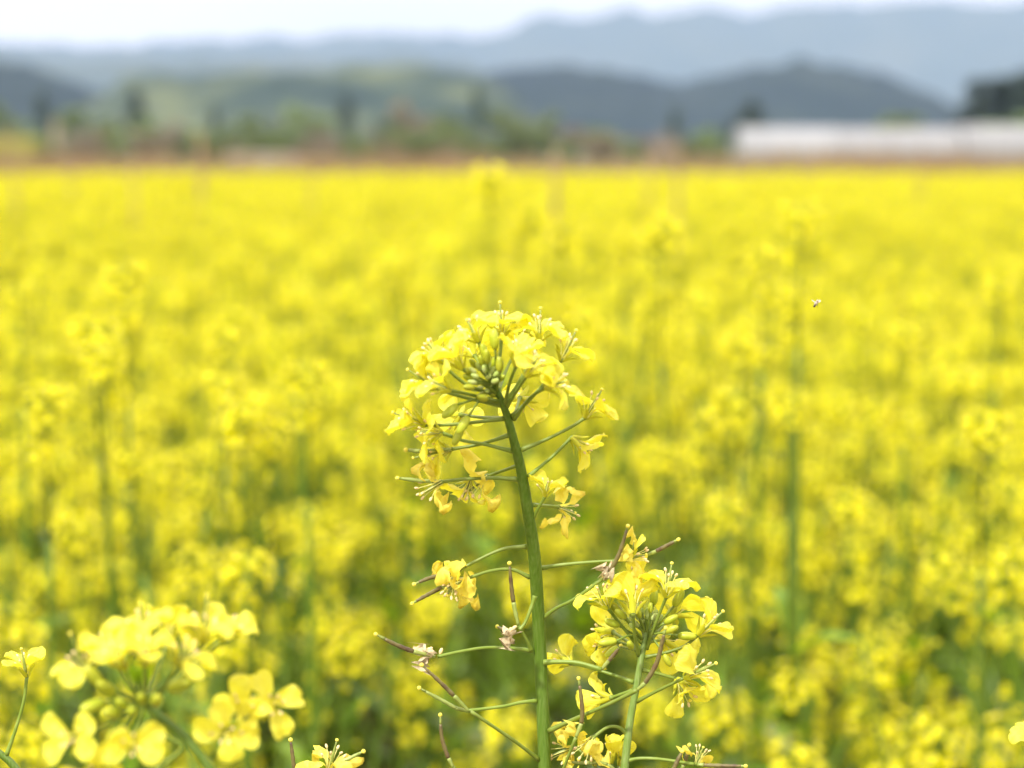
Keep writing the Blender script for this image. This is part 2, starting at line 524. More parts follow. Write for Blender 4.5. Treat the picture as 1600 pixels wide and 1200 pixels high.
# ---------------------------------------------------------------- far trees
bark = mat('bark', [(0.07, 0.05, 0.035), (0.12, 0.09, 0.06)], 3, 0.9, 0.1)
LEAFC = {'conifer': mat('needles_dark', [(0.06, 0.088, 0.064), (0.08, 0.115, 0.078), (0.10, 0.14, 0.088)], 0.8, 0.8, 0.15, rnd=0.15),
         'leafy': mat('leaves_spring', [(0.10, 0.15, 0.045), (0.16, 0.21, 0.065), (0.22, 0.26, 0.085)], 0.5, 0.8, 0.15, 0.2, rnd=0.2),
         'bare': mat('twigs_brown', [(0.17, 0.135, 0.085), (0.22, 0.18, 0.12), (0.20, 0.185, 0.10)], 0.5, 0.9, 0.1, rnd=0.2)}

def tree_meshes(kind, seed):
    """trunk and crown of a tree one metre high and to be scaled"""
    rg = random.Random(seed)
    tr, cr = MB(), MB()
    m = LEAFC[kind]
    if kind == 'conifer':
        tube(tr, [Vector((0, 0, t)) for t in (-0.01, 0.3, 0.6, 0.97)], [0.022, 0.016, 0.009, 0.002], bark, 6)
        for i in range(520):
            t = rg.random() ** 0.8
            z = 0.10 + 0.88 * t
            rmax = 0.20 * (1 - t) ** 0.8 * (0.75 + 0.35 * math.sin(t * 40 + seed)) + 0.012
            a = rg.uniform(0, 6.283)
            r = rmax * math.sqrt(rg.uniform(0.15, 1))
            p = Vector((r * math.cos(a), r * math.sin(a), z - r * 0.3))
            sz = 0.03 * rg.uniform(0.6, 1.3)
            d = Vector((math.cos(a), math.sin(a), -0.35)).normalized()
            s = d.cross(Vector((0, 0, 1))).normalized()
            u = Vector((rg.uniform(-0.3, 0.3), rg.uniform(-0.3, 0.3), 1)) * 0.4
            cr.add([p - s * sz, p + d * sz * 1.6, p + s * sz, p + u * sz], [(0, 1, 2, 3)], m)
    else:
        tube(tr, [Vector((0, 0, -0.01)), Vector((0.01, 0, 0.2)), Vector((-0.01, 0.01, 0.42)), Vector((0, 0, 0.75))], [0.026, 0.02, 0.014, 0.004], bark, 6)
        blobs = []
        for i in range(9):
            a = rg.uniform(0, 6.283)
            z = rg.uniform(0.34, 0.86)
            rr = rg.uniform(0.05, 0.26) * (1.15 - abs(z - 0.55))
            c = Vector((math.cos(a) * rr, math.sin(a) * rr, z))
            blobs.append((c, rg.uniform(0.11, 0.19)))
            tube(tr, catmull([Vector((0, 0, z * 0.5)), Vector((c.x * 0.5, c.y * 0.5, z * 0.72)), c], 3), [0.010, 0.003], bark, 4)
        for i in range(620 if kind == 'leafy' else 380):
            c, r = rg.choice(blobs)
            d = Vector((rg.gauss(0, 1), rg.gauss(0, 1), rg.gauss(0, 1))).normalized()
            p = c + d * r * rg.uniform(0.35, 1.05)
            sz = (0.034 if kind == 'leafy' else 0.020) * rg.uniform(0.6, 1.4)
            e = Vector((rg.gauss(0, 1), rg.gauss(0, 1), rg.gauss(0, 1))).normalized()
            s = e.orthogonal().normalized()
            t2 = e.cross(s)
            ln = 1.0 if kind == 'leafy' else 2.4
            cr.add([p - s * sz, p + t2 * sz * ln, p + s * sz, p - t2 * sz * ln], [(0, 1, 2, 3)], m)
    return tr.mesh('trunk'), cr.mesh('crown', False)

TM = {k: [tree_meshes(k, s) for s in range(3)] for k in LEAFC}
# pixel x of the trunk, pixel y of the top, distance, width factor, kind, label
TREES = [
    (65, 142, 300, 1.2, 'conifer', 'dark conifer at the far left above the pale bushes'),
    (212, 138, 300, 1.5, 'conifer', 'broad dark conifer rising from bright green bushes on the left'),
    (335, 160, 310, 1.0, 'conifer', 'slim dark conifer third from the left edge'),
    (430, 175, 320, 0.8, 'conifer', 'faint slim conifer between two light green trees'),
    (541, 148, 290, 1.4, 'conifer', 'stout dark conifer near the middle of the tree line'),
    (590, 180, 300, 0.9, 'conifer', 'short narrow conifer just right of the stout one'),
    (746, 132, 300, 1.0, 'conifer', 'tall slim conifer standing alone above the centre trees'),
    (1055, 166, 280, 1.1, 'conifer', 'small dark conifer above the pale brown bush'),
    (1175, 156, 250, 2.0, 'conifer', 'wide dark conifer behind the left end of the white polytunnel'),
    (1146, 182, 255, 1.4, 'conifer', 'low dark conifer beside the wide one left of the polytunnel'),
    (1528, 120, 240, 2.1, 'conifer', 'dark conifer at the left of the grove behind the polytunnel'),
    (1566, 116, 244, 2.4, 'conifer', 'middle dark conifer of the grove at the right edge'),
    (1604, 108, 240, 2.4, 'conifer', 'tallest dark conifer cut by the right edge'),
    (1650, 112, 246, 1.6, 'conifer', 'dark conifer just past the right edge of the view'),
    (1410, 176, 255, 2.6, 'leafy', 'low green bushy tree peeping over the polytunnel roof'),
    (1585, 180, 215, 2.4, 'leafy', 'yellow green bush over the right end of the polytunnel'),
    (18, 158, 270, 1.6, 'leafy', 'light green tree cut by the left edge'),
    (108, 165, 290, 1.3, 'leafy', 'thin yellow green tree right of the far left conifer'),
    (165, 186, 270, 1.7, 'leafy', 'bright green bushy tree left of the broad conifer'),
    (232, 178, 268, 1.7, 'leafy', 'bright green tree in front of the broad conifer'),
    (385, 176, 280, 1.5, 'leafy', 'light green tree right of the slim third conifer'),
    (478, 168, 290, 1.6, 'leafy', 'yellow green tree left of the stout central conifer'),
    (620, 165, 300, 1.2, 'leafy', 'thin pale green tree right of the short narrow conifer'),
    (700, 176, 280, 1.6, 'leafy', 'light green tree left of the tall slim conifer'),
    (792, 172, 280, 1.9, 'leafy', 'broad green tree right of the tall slim conifer'),
    (845, 170, 290, 1.4, 'leafy', 'green tree at the end of the centre tree line'),
    (940, 198, 270, 2.2, 'leafy', 'low rounded olive tree below the dark blue hill'),
    (1108, 200, 270, 2.0, 'leafy', 'low olive tree left of the white polytunnel'),
    (275, 186, 285, 1.6, 'bare', 'bare brown tree behind the bright green bushes on the left'),
    (300, 205, 270, 1.7, 'bare', 'low bare brown tree left of the slim third conifer'),
    (130, 200, 260, 1.9, 'bare', 'bare brown bushy tree behind the pale post on the left'),
    (650, 152, 300, 1.7, 'bare', 'large bare grey brown tree in the middle of the tree line'),
    (890, 196, 280, 2.0, 'bare', 'low bare brown tree right of the centre trees'),
    (985, 214, 265, 2.2, 'bare', 'low bare brown thicket tree left of the pale bush'),
    (420, 205, 262, 2.2, 'bare', 'low bare brown tree above the pale low wall'),
    (570, 208, 262, 2.2, 'bare', 'low bare brown tree at the foot of the stout conifer'),
    (730, 205, 262, 2.3, 'bare', 'low bare brown tree at the foot of the tall slim conifer'),
]
def far_tree(px, py, Y, wf, kind, label, i):
    b = at(px, py, Y)
    h = b.z
    name = {'conifer': 'conifer_tree', 'leafy': 'leafy_tree', 'bare': 'bare_tree'}[kind]
    wf *= 1.55 if kind == 'conifer' else 1.0
    root = obj(name, None, None, Matrix.Translation((b.x, Y, 0)) @ Matrix.Rotation(i * 1.7, 4, 'Z') @ Matrix.Diagonal((h * wf * 0.8, h * wf * 0.8, h, 1)), label=label, cat='tree',
               group={'conifer': 'dark conifers beyond the field', 'leafy': 'light green trees beyond the field', 'bare': 'bare brown trees beyond the field'}[kind])
    t, c = TM[kind][i % 3]
    obj('trunk', t, root)
    obj('crown', c, root)
rt = random.Random(8)
for k in range(64):
    px = -60 + k * 19.5 + rt.uniform(-9, 9)
    if px > 1135:
        continue
    kd = 'leafy' if noise.noise(Vector((px * 0.011, 3.0, 0))) + rt.uniform(-0.25, 0.25) > -0.10 else 'bare'
    where = 'at the left' if px < 400 else 'at the centre' if px < 800 else 'left of the polytunnel'
    TREES.append((px, rt.uniform(194, 222) + (10 if px > 860 else 0), rt.uniform(215, 255), rt.uniform(1.8, 2.7), kd, ('low green bush of the hedge line ' if kd == 'leafy' else 'low bare brown bush of the hedge line ') + where))
for i, a in enumerate(TREES):
    far_tree(*a, i)

# ---------------------------------------------------------------- white polytunnels
film = mat('tunnel_film', [(0.27, 0.28, 0.29), (0.33, 0.34, 0.35)], 0.4, 0.35, 0.4, 0.25, rnd=0.05)
film2 = mat('tunnel_film_old', [(0.24, 0.245, 0.25), (0.29, 0.295, 0.30)], 0.4, 0.4, 0.4, 0.25, rnd=0.03)
metal = mat('galvanised_pipe', [(0.35, 0.36, 0.37), (0.45, 0.46, 0.47)], 4, 0.45, 0.5)
net = mat('vent_net', [(0.26, 0.29, 0.24), (0.34, 0.36, 0.31)], 2, 0.8, 0.1)
wood = mat('weathered_wood', [(0.20, 0.13, 0.075), (0.30, 0.21, 0.13)], 9, 0.85, 0.15, 0, None, 0.2, (1, 1, 0.1))

def polytunnel(x0, x1, Y, ht_, wd, fm, label):
    root = obj('polytunnel', None, None, Matrix.Translation((x0, Y, 0)), label=label, cat='greenhouse', group='white polytunnels behind the field')
    L = x1 - x0
    n = int(L / 2.4)
    def arc(k, r=0.0):
        a = math.pi * k
        return (-math.cos(a) * (wd / 2 + r), (1.25 + math.sin(a) ** 0.8 * (ht_ - 1.25) + r) if 0 < k < 1 else 1.25)
    K = 16
    bay = L / n
    mb = MB()
    vs, fs = [], []
    for i in (0, 1):
        for k in range(K + 1):
            y, z = arc(k / K)
            vs.append((i * bay, y, z))
    for k in range(K):
        fs.append((k, k + 1, K + 2 + k, K + 1 + k))
    mb.add(vs, fs, fm)
    me = mb.mesh('film_panel')
    mn = MB()
    for s in (-1, 1):
        mn.add([(0, s * wd / 2, 0), (bay, s * wd / 2, 0), (bay, s * wd / 2, 1.25), (0, s * wd / 2, 1.25)], [(0, 1, 2, 3)], net)
    men = mn.mesh('side_vent')
    mh = MB()
    pts = [Vector((0, -wd / 2 - 0.03, 0))] + [Vector((0, *arc(k / K, 0.03))) for k in range(K + 1)] + [Vector((0, wd / 2 + 0.03, 0))]
    tube(mh, pts, 0.035, metal, 5)
    meh = mh.mesh('hoop')
    for i in range(n):
        obj('film_panel', me, root, Matrix.Translation((i * bay, 0, 0)))
        obj('side_vent', men, root, Matrix.Translation((i * bay, 0, 0)))
    for i in range(n + 1):
        obj('hoop', meh, root, Matrix.Translation((i * bay, 0, 0)))
    for xe in (0.0, L):
        mb = MB()
        vs = [(xe, *arc(k / K, -0.01)) for k in range(K + 1)] + [(xe, wd / 2, 0), (xe, -wd / 2, 0)]
        mb.add(vs, [tuple(range(len(vs)))], fm)
        e = obj('end_wall', mb.mesh('end_wall', False), root)
        md = MB()
        for s in (-1, 1):
            md.add([(xe - 0.03 if xe == 0 else xe + 0.03, s * 0.04, 0.05), (xe - 0.03 if xe == 0 else xe + 0.03, s * 1.3, 0.05), (xe - 0.03 if xe == 0 else xe + 0.03, s * 1.3, 2.1), (xe - 0.03 if xe == 0 else xe + 0.03, s * 0.04, 2.1)], [(0, 1, 2, 3)], net)
        obj('door', md.mesh('door', False), e)
    mr = MB()
    for s in (-1, 1):
        tube(mr, [Vector((0, s * (wd / 2 + 0.06), 1.22)), Vector((L, s * (wd / 2 + 0.06), 1.22))], 0.06, fm, 6)
    obj('rolled_film', mr.mesh('rolled_film'), root)
k185 = 185 / FPX
polytunnel(357 * k185, 507 * k185, 189, 4.05, 8.0, film, 'short bright white polytunnel at the left of the row')
polytunnel(512 * k185, 700 * k185, 189.5, 4.0, 8.0, film2, 'long greyer polytunnel right of the bright one')
polytunnel(704 * k185, 1150 * k185, 189, 4.25, 8.0, film2, 'long polytunnel with higher roof running past the right edge')

# ---------------------------------------------------------------- brown fringe, posts, wall, pale bush, second yellow field
straw_m = mat('dry_stalks', [(0.24, 0.155, 0.075), (0.30, 0.21, 0.11), (0.20, 0.18, 0.075)], 0.22, 0.9, 0.1, 0.15)
rg = random.Random(21)
vs, fs = [], []
mb = MB()
for i in range(15000):
    y = rg.uniform(31.8, 45)
    x = rg.uniform(-0.42 * y - 2, 0.42 * y + 2)
    n1 = noise.noise(Vector((x * 0.22, y * 0.1, 1.0)))
    h = 1.30 + 0.24 * n1 + rg.gauss(0, 0.13)
    if h < 0.3:
        continue
    a = rg.uniform(0, 3.14)
    wd = rg.uniform(0.010, 0.03)
    dx, dy = math.cos(a) * wd, math.sin(a) * wd
    lx, ly = rg.gauss(0, 0.10), rg.gauss(0, 0.10)
    k = len(vs)
    vs += [(x - dx, y - dy, 0), (x + dx, y + dy, 0), (x + dx + lx * 0.5, y + dy + ly * 0.5, h * 0.6), (x - dx + lx * 0.5, y - dy + ly * 0.5, h * 0.6), (x + lx, y + ly, h)]
    fs += [(k, k + 1, k + 2, k + 3), (k + 3, k + 2, k + 4)]
mb.add(vs, fs, straw_m)
obj('dry_grass', mb.mesh('dry_grass', False), kind='stuff', label='strip of dry brown grass and weeds along the far edge of the field', cat='grass')

def stake(px, py, Y, rad, label, lean=0.0):
    b = at(px, py, Y)
    mb = MB()
    c = catmull([Vector((0, 0, -0.02)), Vector((lean * 0.3, 0.004, b.z * 0.5)), Vector((lean, 0, b.z))], 5)
    tube(mb, c, [rad * 1.1, rad, rad * 0.85], wood, 7)
    obj('wooden_stake', mb.mesh('wooden_stake'), None, Matrix.Translation((b.x, Y, 0)), label=label, cat='stake', group='thin brown stakes in the far field')
stake(22, 238, 11, 0.0087, 'thin brown stake at the left edge of the field')
stake(105, 246, 12, 0.0074, 'thin brown stake second from the left edge', 0.02)
stake(215, 250, 10, 0.0081, 'thin brown stake third from the left edge', -0.03)
stake(313, 208, 9.5, 0.0130, 'tall brown stake left of the pale low wall')
stake(482, 248, 12, 0.0074, 'thin brown stake right of the pale low wall', 0.02)
stake(868, 230, 9, 0.0120, 'thin brown stake at the middle of the far field')
stake(1014, 242, 11, 0.0074, 'thin brown stake just left of the pale brown bush')
stake(1060, 224, 9.5, 0.0105, 'thick brown stake just right of the pale brown bush')
stake(1435, 250, 11, 0.0074, 'thin brown stake below the long polytunnel', 0.02)

stone_m = mat('pale_render', [(0.42, 0.38, 0.34), (0.50, 0.46, 0.42)], 2, 0.9, 0.1)
b0, b1 = at(358, 240, 60), at(470, 240, 60)
mb = MB()
for (x0, x1, y0, y1, z0, z1) in ((b0.x, b1.x, 59.8, 60.1, 0, b0.z - 0.08), (b0.x - 0.05, b1.x + 0.05, 59.74, 60.16, b0.z - 0.08, b0.z)):
    mb.add([(x0, y0, z0), (x1, y0, z0), (x1, y1, z0), (x0, y1, z0), (x0, y0, z1), (x1, y0, z1), (x1, y1, z1), (x0, y1, z1)],
           [(3, 2, 1, 0), (4, 5, 6, 7), (0, 1, 5, 4), (1, 2, 6, 5), (2, 3, 7, 6), (3, 0, 4, 7)], stone_m)
obj('low_wall', mb.mesh('low_wall', False), label='pale low wall behind the dry grass on the left', cat='wall')

# pale post with a board on the left
peach = mat('pale_board', [(0.25, 0.20, 0.145), (0.30, 0.24, 0.17)], 3, 0.8, 0.15)
b = at(86, 190, 75)
root = obj('sign_post', None, None, Matrix.Translation((b.x, 75, 0)), label='pale orange board on a post in front of the left trees', cat='sign post')
mb = MB(); tube(mb, [Vector((0, 0.05, 0)), Vector((0, 0.05, b.z - 0.05))], 0.05, wood, 8); obj('post', mb.mesh('post'), root)
mb = MB()
x0, x1, y0, y1, z0, z1 = -0.12, 0.12, -0.03, 0.0, b.z - 1.1, b.z
mb.add([(x0, y0, z0), (x1, y0, z0), (x1, y1, z0), (x0, y1, z0), (x0, y0, z1), (x1, y0, z1), (x1, y1, z1), (x0, y1, z1)],
       [(3, 2, 1, 0), (4, 5, 6, 7), (0, 1, 5, 4), (1, 2, 6, 5), (2, 3, 7, 6), (3, 0, 4, 7)], peach)
obj('board', mb.mesh('board', False), root)

# pale brown bush
pale_twig = mat('pale_twigs', [(0.24, 0.20, 0.15), (0.32, 0.265, 0.205)], 3, 0.9, 0.1)
b = at(1043, 206, 40)
root = obj('dry_bush', None, None, Matrix.Translation((b.x, 40.2, 0)), label='pale pinkish brown dry bush at the far edge of the field', cat='bush')
ms, mt = MB(), MB()
for i in range(9):
    a = rg.uniform(0, 6.28)
    tube(ms, catmull([Vector((0.03 * math.cos(a), 0.03 * math.sin(a), 0)), Vector((0.08 * math.cos(a), 0.08 * math.sin(a), b.z * 0.45)), Vector((0.22 * math.cos(a), 0.22 * math.sin(a), b.z * 0.82))], 4), [0.016, 0.006], pale_twig, 5)
for i in range(420):
    d = Vector((rg.gauss(0, 1), rg.gauss(0, 1), rg.gauss(0, 1))).normalized() * rg.uniform(0.2, 1)
    p = Vector((d.x * 0.30, d.y * 0.30, b.z - 0.32 + d.z * 0.32))
    e = (d + Vector((rg.gauss(0, 0.4), rg.gauss(0, 0.4), 0.4))).normalized() * 0.09
    s = e.orthogonal().normalized() * 0.012
    mt.add([p - s, p + s, p + e], [(0, 1, 2)], pale_twig)
obj('stems', ms.mesh('stems'), root)
obj('twigs', mt.mesh('twigs', False), root)['kind'] = 'stuff'

# ================================================================ rapeseed plants of the field
def low_petal(mb, mx, rgn, L=0.0125, Wd=0.0085, a1=74):
    th0, th1 = R(18), R(a1 + rgn.uniform(-22, 22))
    x1, z1 = math.sin(th0) * L * 0.32, math.cos(th0) * L * 0.32
    x2, z2 = x1 + math.sin(th1) * L * 0.42, z1 + math.cos(th1) * L * 0.42
    th2 = th1 + R(rgn.uniform(5, 40))
    x3, z3 = x2 + math.sin(th2) * L * 0.26, z2 + math.cos(th2) * L * 0.26
    tw = rgn.uniform(-0.0016, 0.0016)
    mb.add([(0, 0, 0), (x1, -Wd * 0.2, z1), (x1, Wd * 0.2, z1), (x2, -Wd * 0.5, z2 + tw), (x2, 0, z2 - 0.0008), (x2, Wd * 0.5, z2 - tw), (x3, -Wd * 0.3, z3 + tw), (x3, Wd * 0.3, z3 - tw)],
           [(0, 1, 2), (1, 3, 4), (1, 4, 2), (2, 4, 5), (3, 6, 4), (4, 6, 7), (4, 7, 5)], M['fieldpetal'], mx)

def low_flower_mesh(seed):
    rgn = random.Random(seed)
    mb = MB()
    for k in range(4):
        low_petal(mb, Matrix.Rotation(k * math.pi / 2 + rgn.uniform(-0.3, 0.3), 4, 'Z'), rgn)
    for k in range(4):
        a = k * math.pi / 2 + 0.8
        c, s = math.cos(a), math.sin(a)
        mb.add([(0, 0, -0.0005), (c * 0.0022 - s * 0.001, s * 0.0022 + c * 0.001, 0.003), (c * 0.004, s * 0.004, 0.006), (c * 0.0022 + s * 0.001, s * 0.0022 - c * 0.001, 0.003)], [(0, 1, 2, 3)], M['sepal'])
    tube(mb, [Vector((0, 0, 0)), Vector((0.0006, 0, 0.0075))], [0.0011, 0.0006], M['filament'], 4)
    ellipsoid(mb, (0, 0, 0.008), (0, 0, 1), 0.002, 0.0022, M['anther'], 5, 3)
    return mb.mesh('flower', False)
LOWF = [low_flower_mesh(s) for s in range(5)]
LOWF_DATA = []
for me in LOWF:
    LOWF_DATA.append(([tuple(v.co) for v in me.vertices], [(tuple(p.vertices), me.materials[p.material_index]) for p in me.polygons]))

def head_layout(seed):
    """raceme: list of (flower matrix, variant) around +Z with its top at the origin, and the stalk mesh builder content"""
    rgn = random.Random(seed * 13 + 1)
    n = rgn.randint(26, 34)
    fl = []
    mb = MB()
    Hh = rgn.uniform(0.034, 0.056)
    wid = rgn.uniform(0.021, 0.028)
    tube(mb, [Vector((0, 0, -0.20)), Vector((0.002, 0, -0.09)), Vector((0, 0, -0.012))], [0.0019, 0.0016, 0.001], M['fieldstem'], 5)
    for i in range(n):
        t = (i + 0.5) / n
        a = i * 2.39996 + rgn.uniform(-0.3, 0.3)
        r = wid * (0.42 + 0.58 * math.sin(math.pi * min(1, 0.22 + 0.62 * t))) * rgn.uniform(0.85, 1.12)
        z = -0.004 - Hh * t ** 1.25 + rgn.uniform(-0.005, 0.005)
        p = Vector((r * math.cos(a), r * math.sin(a), z))
        el = R(78 - 78 * t + rgn.uniform(-18, 18))
        d = Vector((math.cos(a) * math.cos(el), math.sin(a) * math.cos(el), math.sin(el)))
        fl.append((basis(p, d, rgn.uniform(0, 6.28), rgn.uniform(0.62, 0.84)), rgn.randrange(5)))
        b = Vector((0, 0, z - 0.012 - 0.006 * t))
        tube(mb, [b, b.lerp(p, 0.55) + Vector((0, 0, -0.002)), p], 0.0006, M['fieldstem'], 3, False)
    for i in range(11):
        a = i * 2.4
        r = 0.009 * math.sqrt(i / 11)
        p = Vector((r * math.cos(a), r * math.sin(a), -0.012 + rgn.uniform(-0.003, 0.003)))
        ellipsoid(mb, p, (r * math.cos(a) * 60, r * math.sin(a) * 60, 1), 0.0052, 0.0014, M['bud'], 5, 4)
    for i in range(rgn.randint(6, 10) if seed % 3 == 0 else rgn.randint(0, 2)):           # ageing flowers left hanging down the raceme
        a = rgn.uniform(0, 6.28)
        z = -Hh - 0.012 - rgn.uniform(0, 0.085)
        r = rgn.uniform(0.018, 0.028)
        p = Vector((r * math.cos(a), r * math.sin(a), z))
        d = Vector((math.cos(a), math.sin(a), rgn.uniform(-0.9, 0.5)))
        fl.append((basis(p, d, rgn.uniform(0, 6.28), rgn.uniform(0.55, 0.85)), rgn.randrange(5)))
        tube(mb, [Vector((0, 0, z - 0.006)), p.lerp(Vector((0, 0, z)), 0.4) + Vector((0, 0, 0.003)), p], 0.0006, M['fieldstem'], 3, False)
    for i in range(rgn.randint(5, 10)):           # young pods and stalks below the flowers
        a = i * 2.4 + 1
        z = -Hh - 0.012 - i * 0.009
        ln = rgn.uniform(0.02, 0.028)
        e = R(rgn.uniform(10, 50))
        p1 = Vector((math.cos(a) * ln, math.sin(a) * ln, z + 0.25 * ln))
        p2 = p1 + Vector((math.cos(a) * math.cos(e), math.sin(a) * math.cos(e), math.sin(e))) * rgn.uniform(0.012, 0.03)
        tube(mb, [Vector((0, 0, z)), p1, p2], [0.0006, 0.0006, 0.0009], M['fieldstem'], 3, False)
    return fl, mb
HEADS = [head_layout(s) for s in range(7)]
def copy_into(mb, src, mx=None):
    for f, mi in zip(src.f, src.mi):
        pass
    k = len(mb.v)
    mb.v.extend([tuple((mx @ Vector(p)) if mx is not None else p) for p in src.v])
    ids = [mb.m(x) for x in src.mats]
    mb.f.extend([tuple(a + k for a in f) for f in src.f])
    mb.mi.extend([ids[i] for i in src.mi])
def head_full(h):
    fl, stalks = HEADS[h]
    mb = MB()
    copy_into(mb, stalks)
    for mx, v in fl:
        vv, ff = LOWF_DATA[v]
        k = len(mb.v)
        mb.v.extend([tuple(mx @ Vector(p)) for p in vv])
        for f, mm in ff:
            mb.f.append(tuple(a + k for a in f))
            mb.mi.append(mb.m(mm))
    return mb
HEADMB = [head_full(h) for h in range(7)]
HEADFULL = [x.mesh('flower_head', False) for x in HEADMB]
HEADSTALK = [HEADS[h][1].mesh('flower_head') for h in range(7)]

def leaf_mb(seed):
    rgn = random.Random(seed + 400)
    mb = MB()
    vs, fs = [], []
    n = 7
    x = z = 0.0
    bend = rgn.uniform(0.5, 1.5)
    for i in range(n + 1):
        t = i / n
        th = R(35) + bend * t
        if i:
            x += math.sin(th) / n
            z += math.cos(th) / n
        wd = 0.30 * (math.sin(math.pi * (0.12 + 0.88 * t) ** 0.75) ** 0.9 + 0.02) + (0.10 * (1 - t) ** 4)
        for s in (-1, -0.5, 0, 0.5, 1):
            wv = 0.02 * math.sin(9 * t + s * 3 + seed) * abs(s)
            h = 0.10 * abs(s) * wd + wv
            vs.append((x - h * math.cos(th), s * wd / 2, z + h * math.sin(th)))
    for i in range(n):
        for c in range(4):
            k = i * 5 + c
            fs.append((k, k + 1, k + 6, k + 5))
    mb.add(vs, fs, M['leaf_pale' if seed == 3 else 'leaf'])
    return mb
LEAFMB = [leaf_mb(s) for s in range(4)]
LEAFME = [x.mesh('leaf') for x in LEAFMB]

class Plant:
    """layout of one rapeseed plant with its top raceme at (0, 0, h)"""
    def __init__(self, seed, h, nb, hs=0.85, spread=0.11, thick=1.0):
        rgn = random.Random(seed * 31 + 7)
        self.h = h
        dx, dy = rgn.uniform(-0.07, 0.07), rgn.uniform(-0.07, 0.07)
        base = Vector((dx, dy, 0))
        R_ = 0.195 * hs
        stem = catmull([base, Vector((dx * 0.8 + rgn.uniform(-.015, .015), dy * 0.8, h * 0.35)), Vector((dx * 0.35 + rgn.uniform(-.02, .02), dy * 0.35, h * 0.72)), Vector((0, 0, h - R_))], 5)
        self.stem = MB()
        tube(self.stem, stem, [0.0065 * thick, 0.0058 * thick, 0.0046 * thick, 0.0026 * thick], M['fieldstem'], 6)
        self.heads = [(Matrix.Translation((0, 0, h)) @ Matrix.Rotation(rgn.uniform(0, 6), 4, 'Z') @ Matrix.Scale(hs, 4), rgn.randrange(7))]
        self.leaves = []
        def sp(z):
            for a, b in zip(stem, stem[1:]):
                if a.z <= z <= b.z:
                    return a.lerp(b, (z - a.z) / max(1e-6, b.z - a.z))
            return stem[-1]
        a0 = rgn.uniform(0, 6.28)
        for i in range(nb):
            t = i / max(1, nb - 1)
            z0 = h * (0.74 - 0.30 * t) - 0.05
            top = h - 0.03 - spread * t + rgn.uniform(-0.05, 0.035)
            rad = rgn.uniform(0.06, 0.12) + 0.07 * t
            a = a0 + i * 2.4 + rgn.uniform(-0.3, 0.3)
            p0 = sp(z0)
            p3 = p0 + Vector((math.cos(a) * rad, math.sin(a) * rad, 0))
            p3.z = top - R_
            p1 = p0.lerp(p3, 0.4) + Vector((math.cos(a) * 0.025, math.sin(a) * 0.025, 0))
            p4 = Vector((p3.x, p3.y, p3.z)) + Vector((math.cos(a) * 0.012, math.sin(a) * 0.012, 0))
            if p3.z < z0 + 0.03:
                p3.z = z0 + 0.03
            tube(self.stem, catmull([p0, p1, p3], 4), [0.0035, 0.0026, 0.0019], M['fieldstem'], 5)
            tl = Vector((math.cos(a) * 0.16, math.sin(a) * 0.16, 1)).normalized()
            s = rgn.uniform(0.78, 1.02) * hs
            self.heads.append((basis(p3 + tl * 0.195 * s, tl, rgn.uniform(0, 6), s), rgn.randrange(7)))
            self.leaves.append((basis(p0 + Vector((math.cos(a), math.sin(a), 0)) * 0.003, (0, 0, 1), a + rgn.uniform(-0.3, 0.3), rgn.uniform(0.045, 0.08)), rgn.randrange(4)))
        for i in range(11):
            z = h * (0.22 + 0.05 * i) * rgn.uniform(0.93, 1.07)
            a = a0 + 1.1 + i * 2.4
            self.leaves.append((basis(sp(z), (rgn.uniform(-.2, .2), rgn.uniform(-.2, .2), 1), a, rgn.uniform(0.07, 0.13) * (1.2 - 0.05 * i)), rgn.randrange(4)))
        self.stem_me = self.stem.mesh('stem')
        fo = MB()
        for mx, v in self.leaves:
            copy_into(fo, LEAFMB[v], mx)
        self.foliage_mb = fo
        self.foliage_me = fo.mesh('foliage')

PROTO = []
for k in range(16):
    hh = 0.80 + 0.5 * (k % 8) / 7
    PROTO.append(Plant(k, hh, (2 if hh < 0.95 else 4) + (k * 5) % 3))
DENSE = [Plant(k + 40, 0.85 + 0.4 * k / 9, 6 + (k * 5) % 3, 0.82, 0.27) for k in range(10)]
TALL = [Plant(k + 80, 1.0 + 0.28 * k / 7, 4 + k % 2, 0.66, 0.24, 0.8) for k in range(8)]

def nearest_proto(h, rgn, pool):
    c = sorted(pool, key=lambda p: abs(p.h - h))[:3]
    return rgn.choice(c)

def place_plant(x, y, h, rot, detail, label, group, rgn, pool=None):
    p = nearest_proto(h, rgn, pool or PROTO)
    s = h / p.h
    root = obj('rapeseed_plant', None, None, Matrix.Translation((x, y, 0)) @ Matrix.Rotation(rot, 4, 'Z') @ Matrix.Scale(s, 4), label=label, cat='plant', group=group)
    obj('stem', p.stem_me, root)
    for mx, v in p.heads:
        if detail == 2:
            hd = obj('flower_head', HEADSTALK[v], root, mx)
            for fm, fv in HEADS[v][0]:
                obj('flower', LOWF[fv], hd, fm)
        else:
            obj('flower_head', HEADFULL[v], root, mx)
    if detail >= 1:
        for mx, v in p.leaves:
            obj('leaf', LEAFME[v], root, mx)
    else:
        obj('foliage', p.foliage_me, root)
    return root

G_FIELD = 'rapeseed plants in the field'
rgn = random.Random(77)
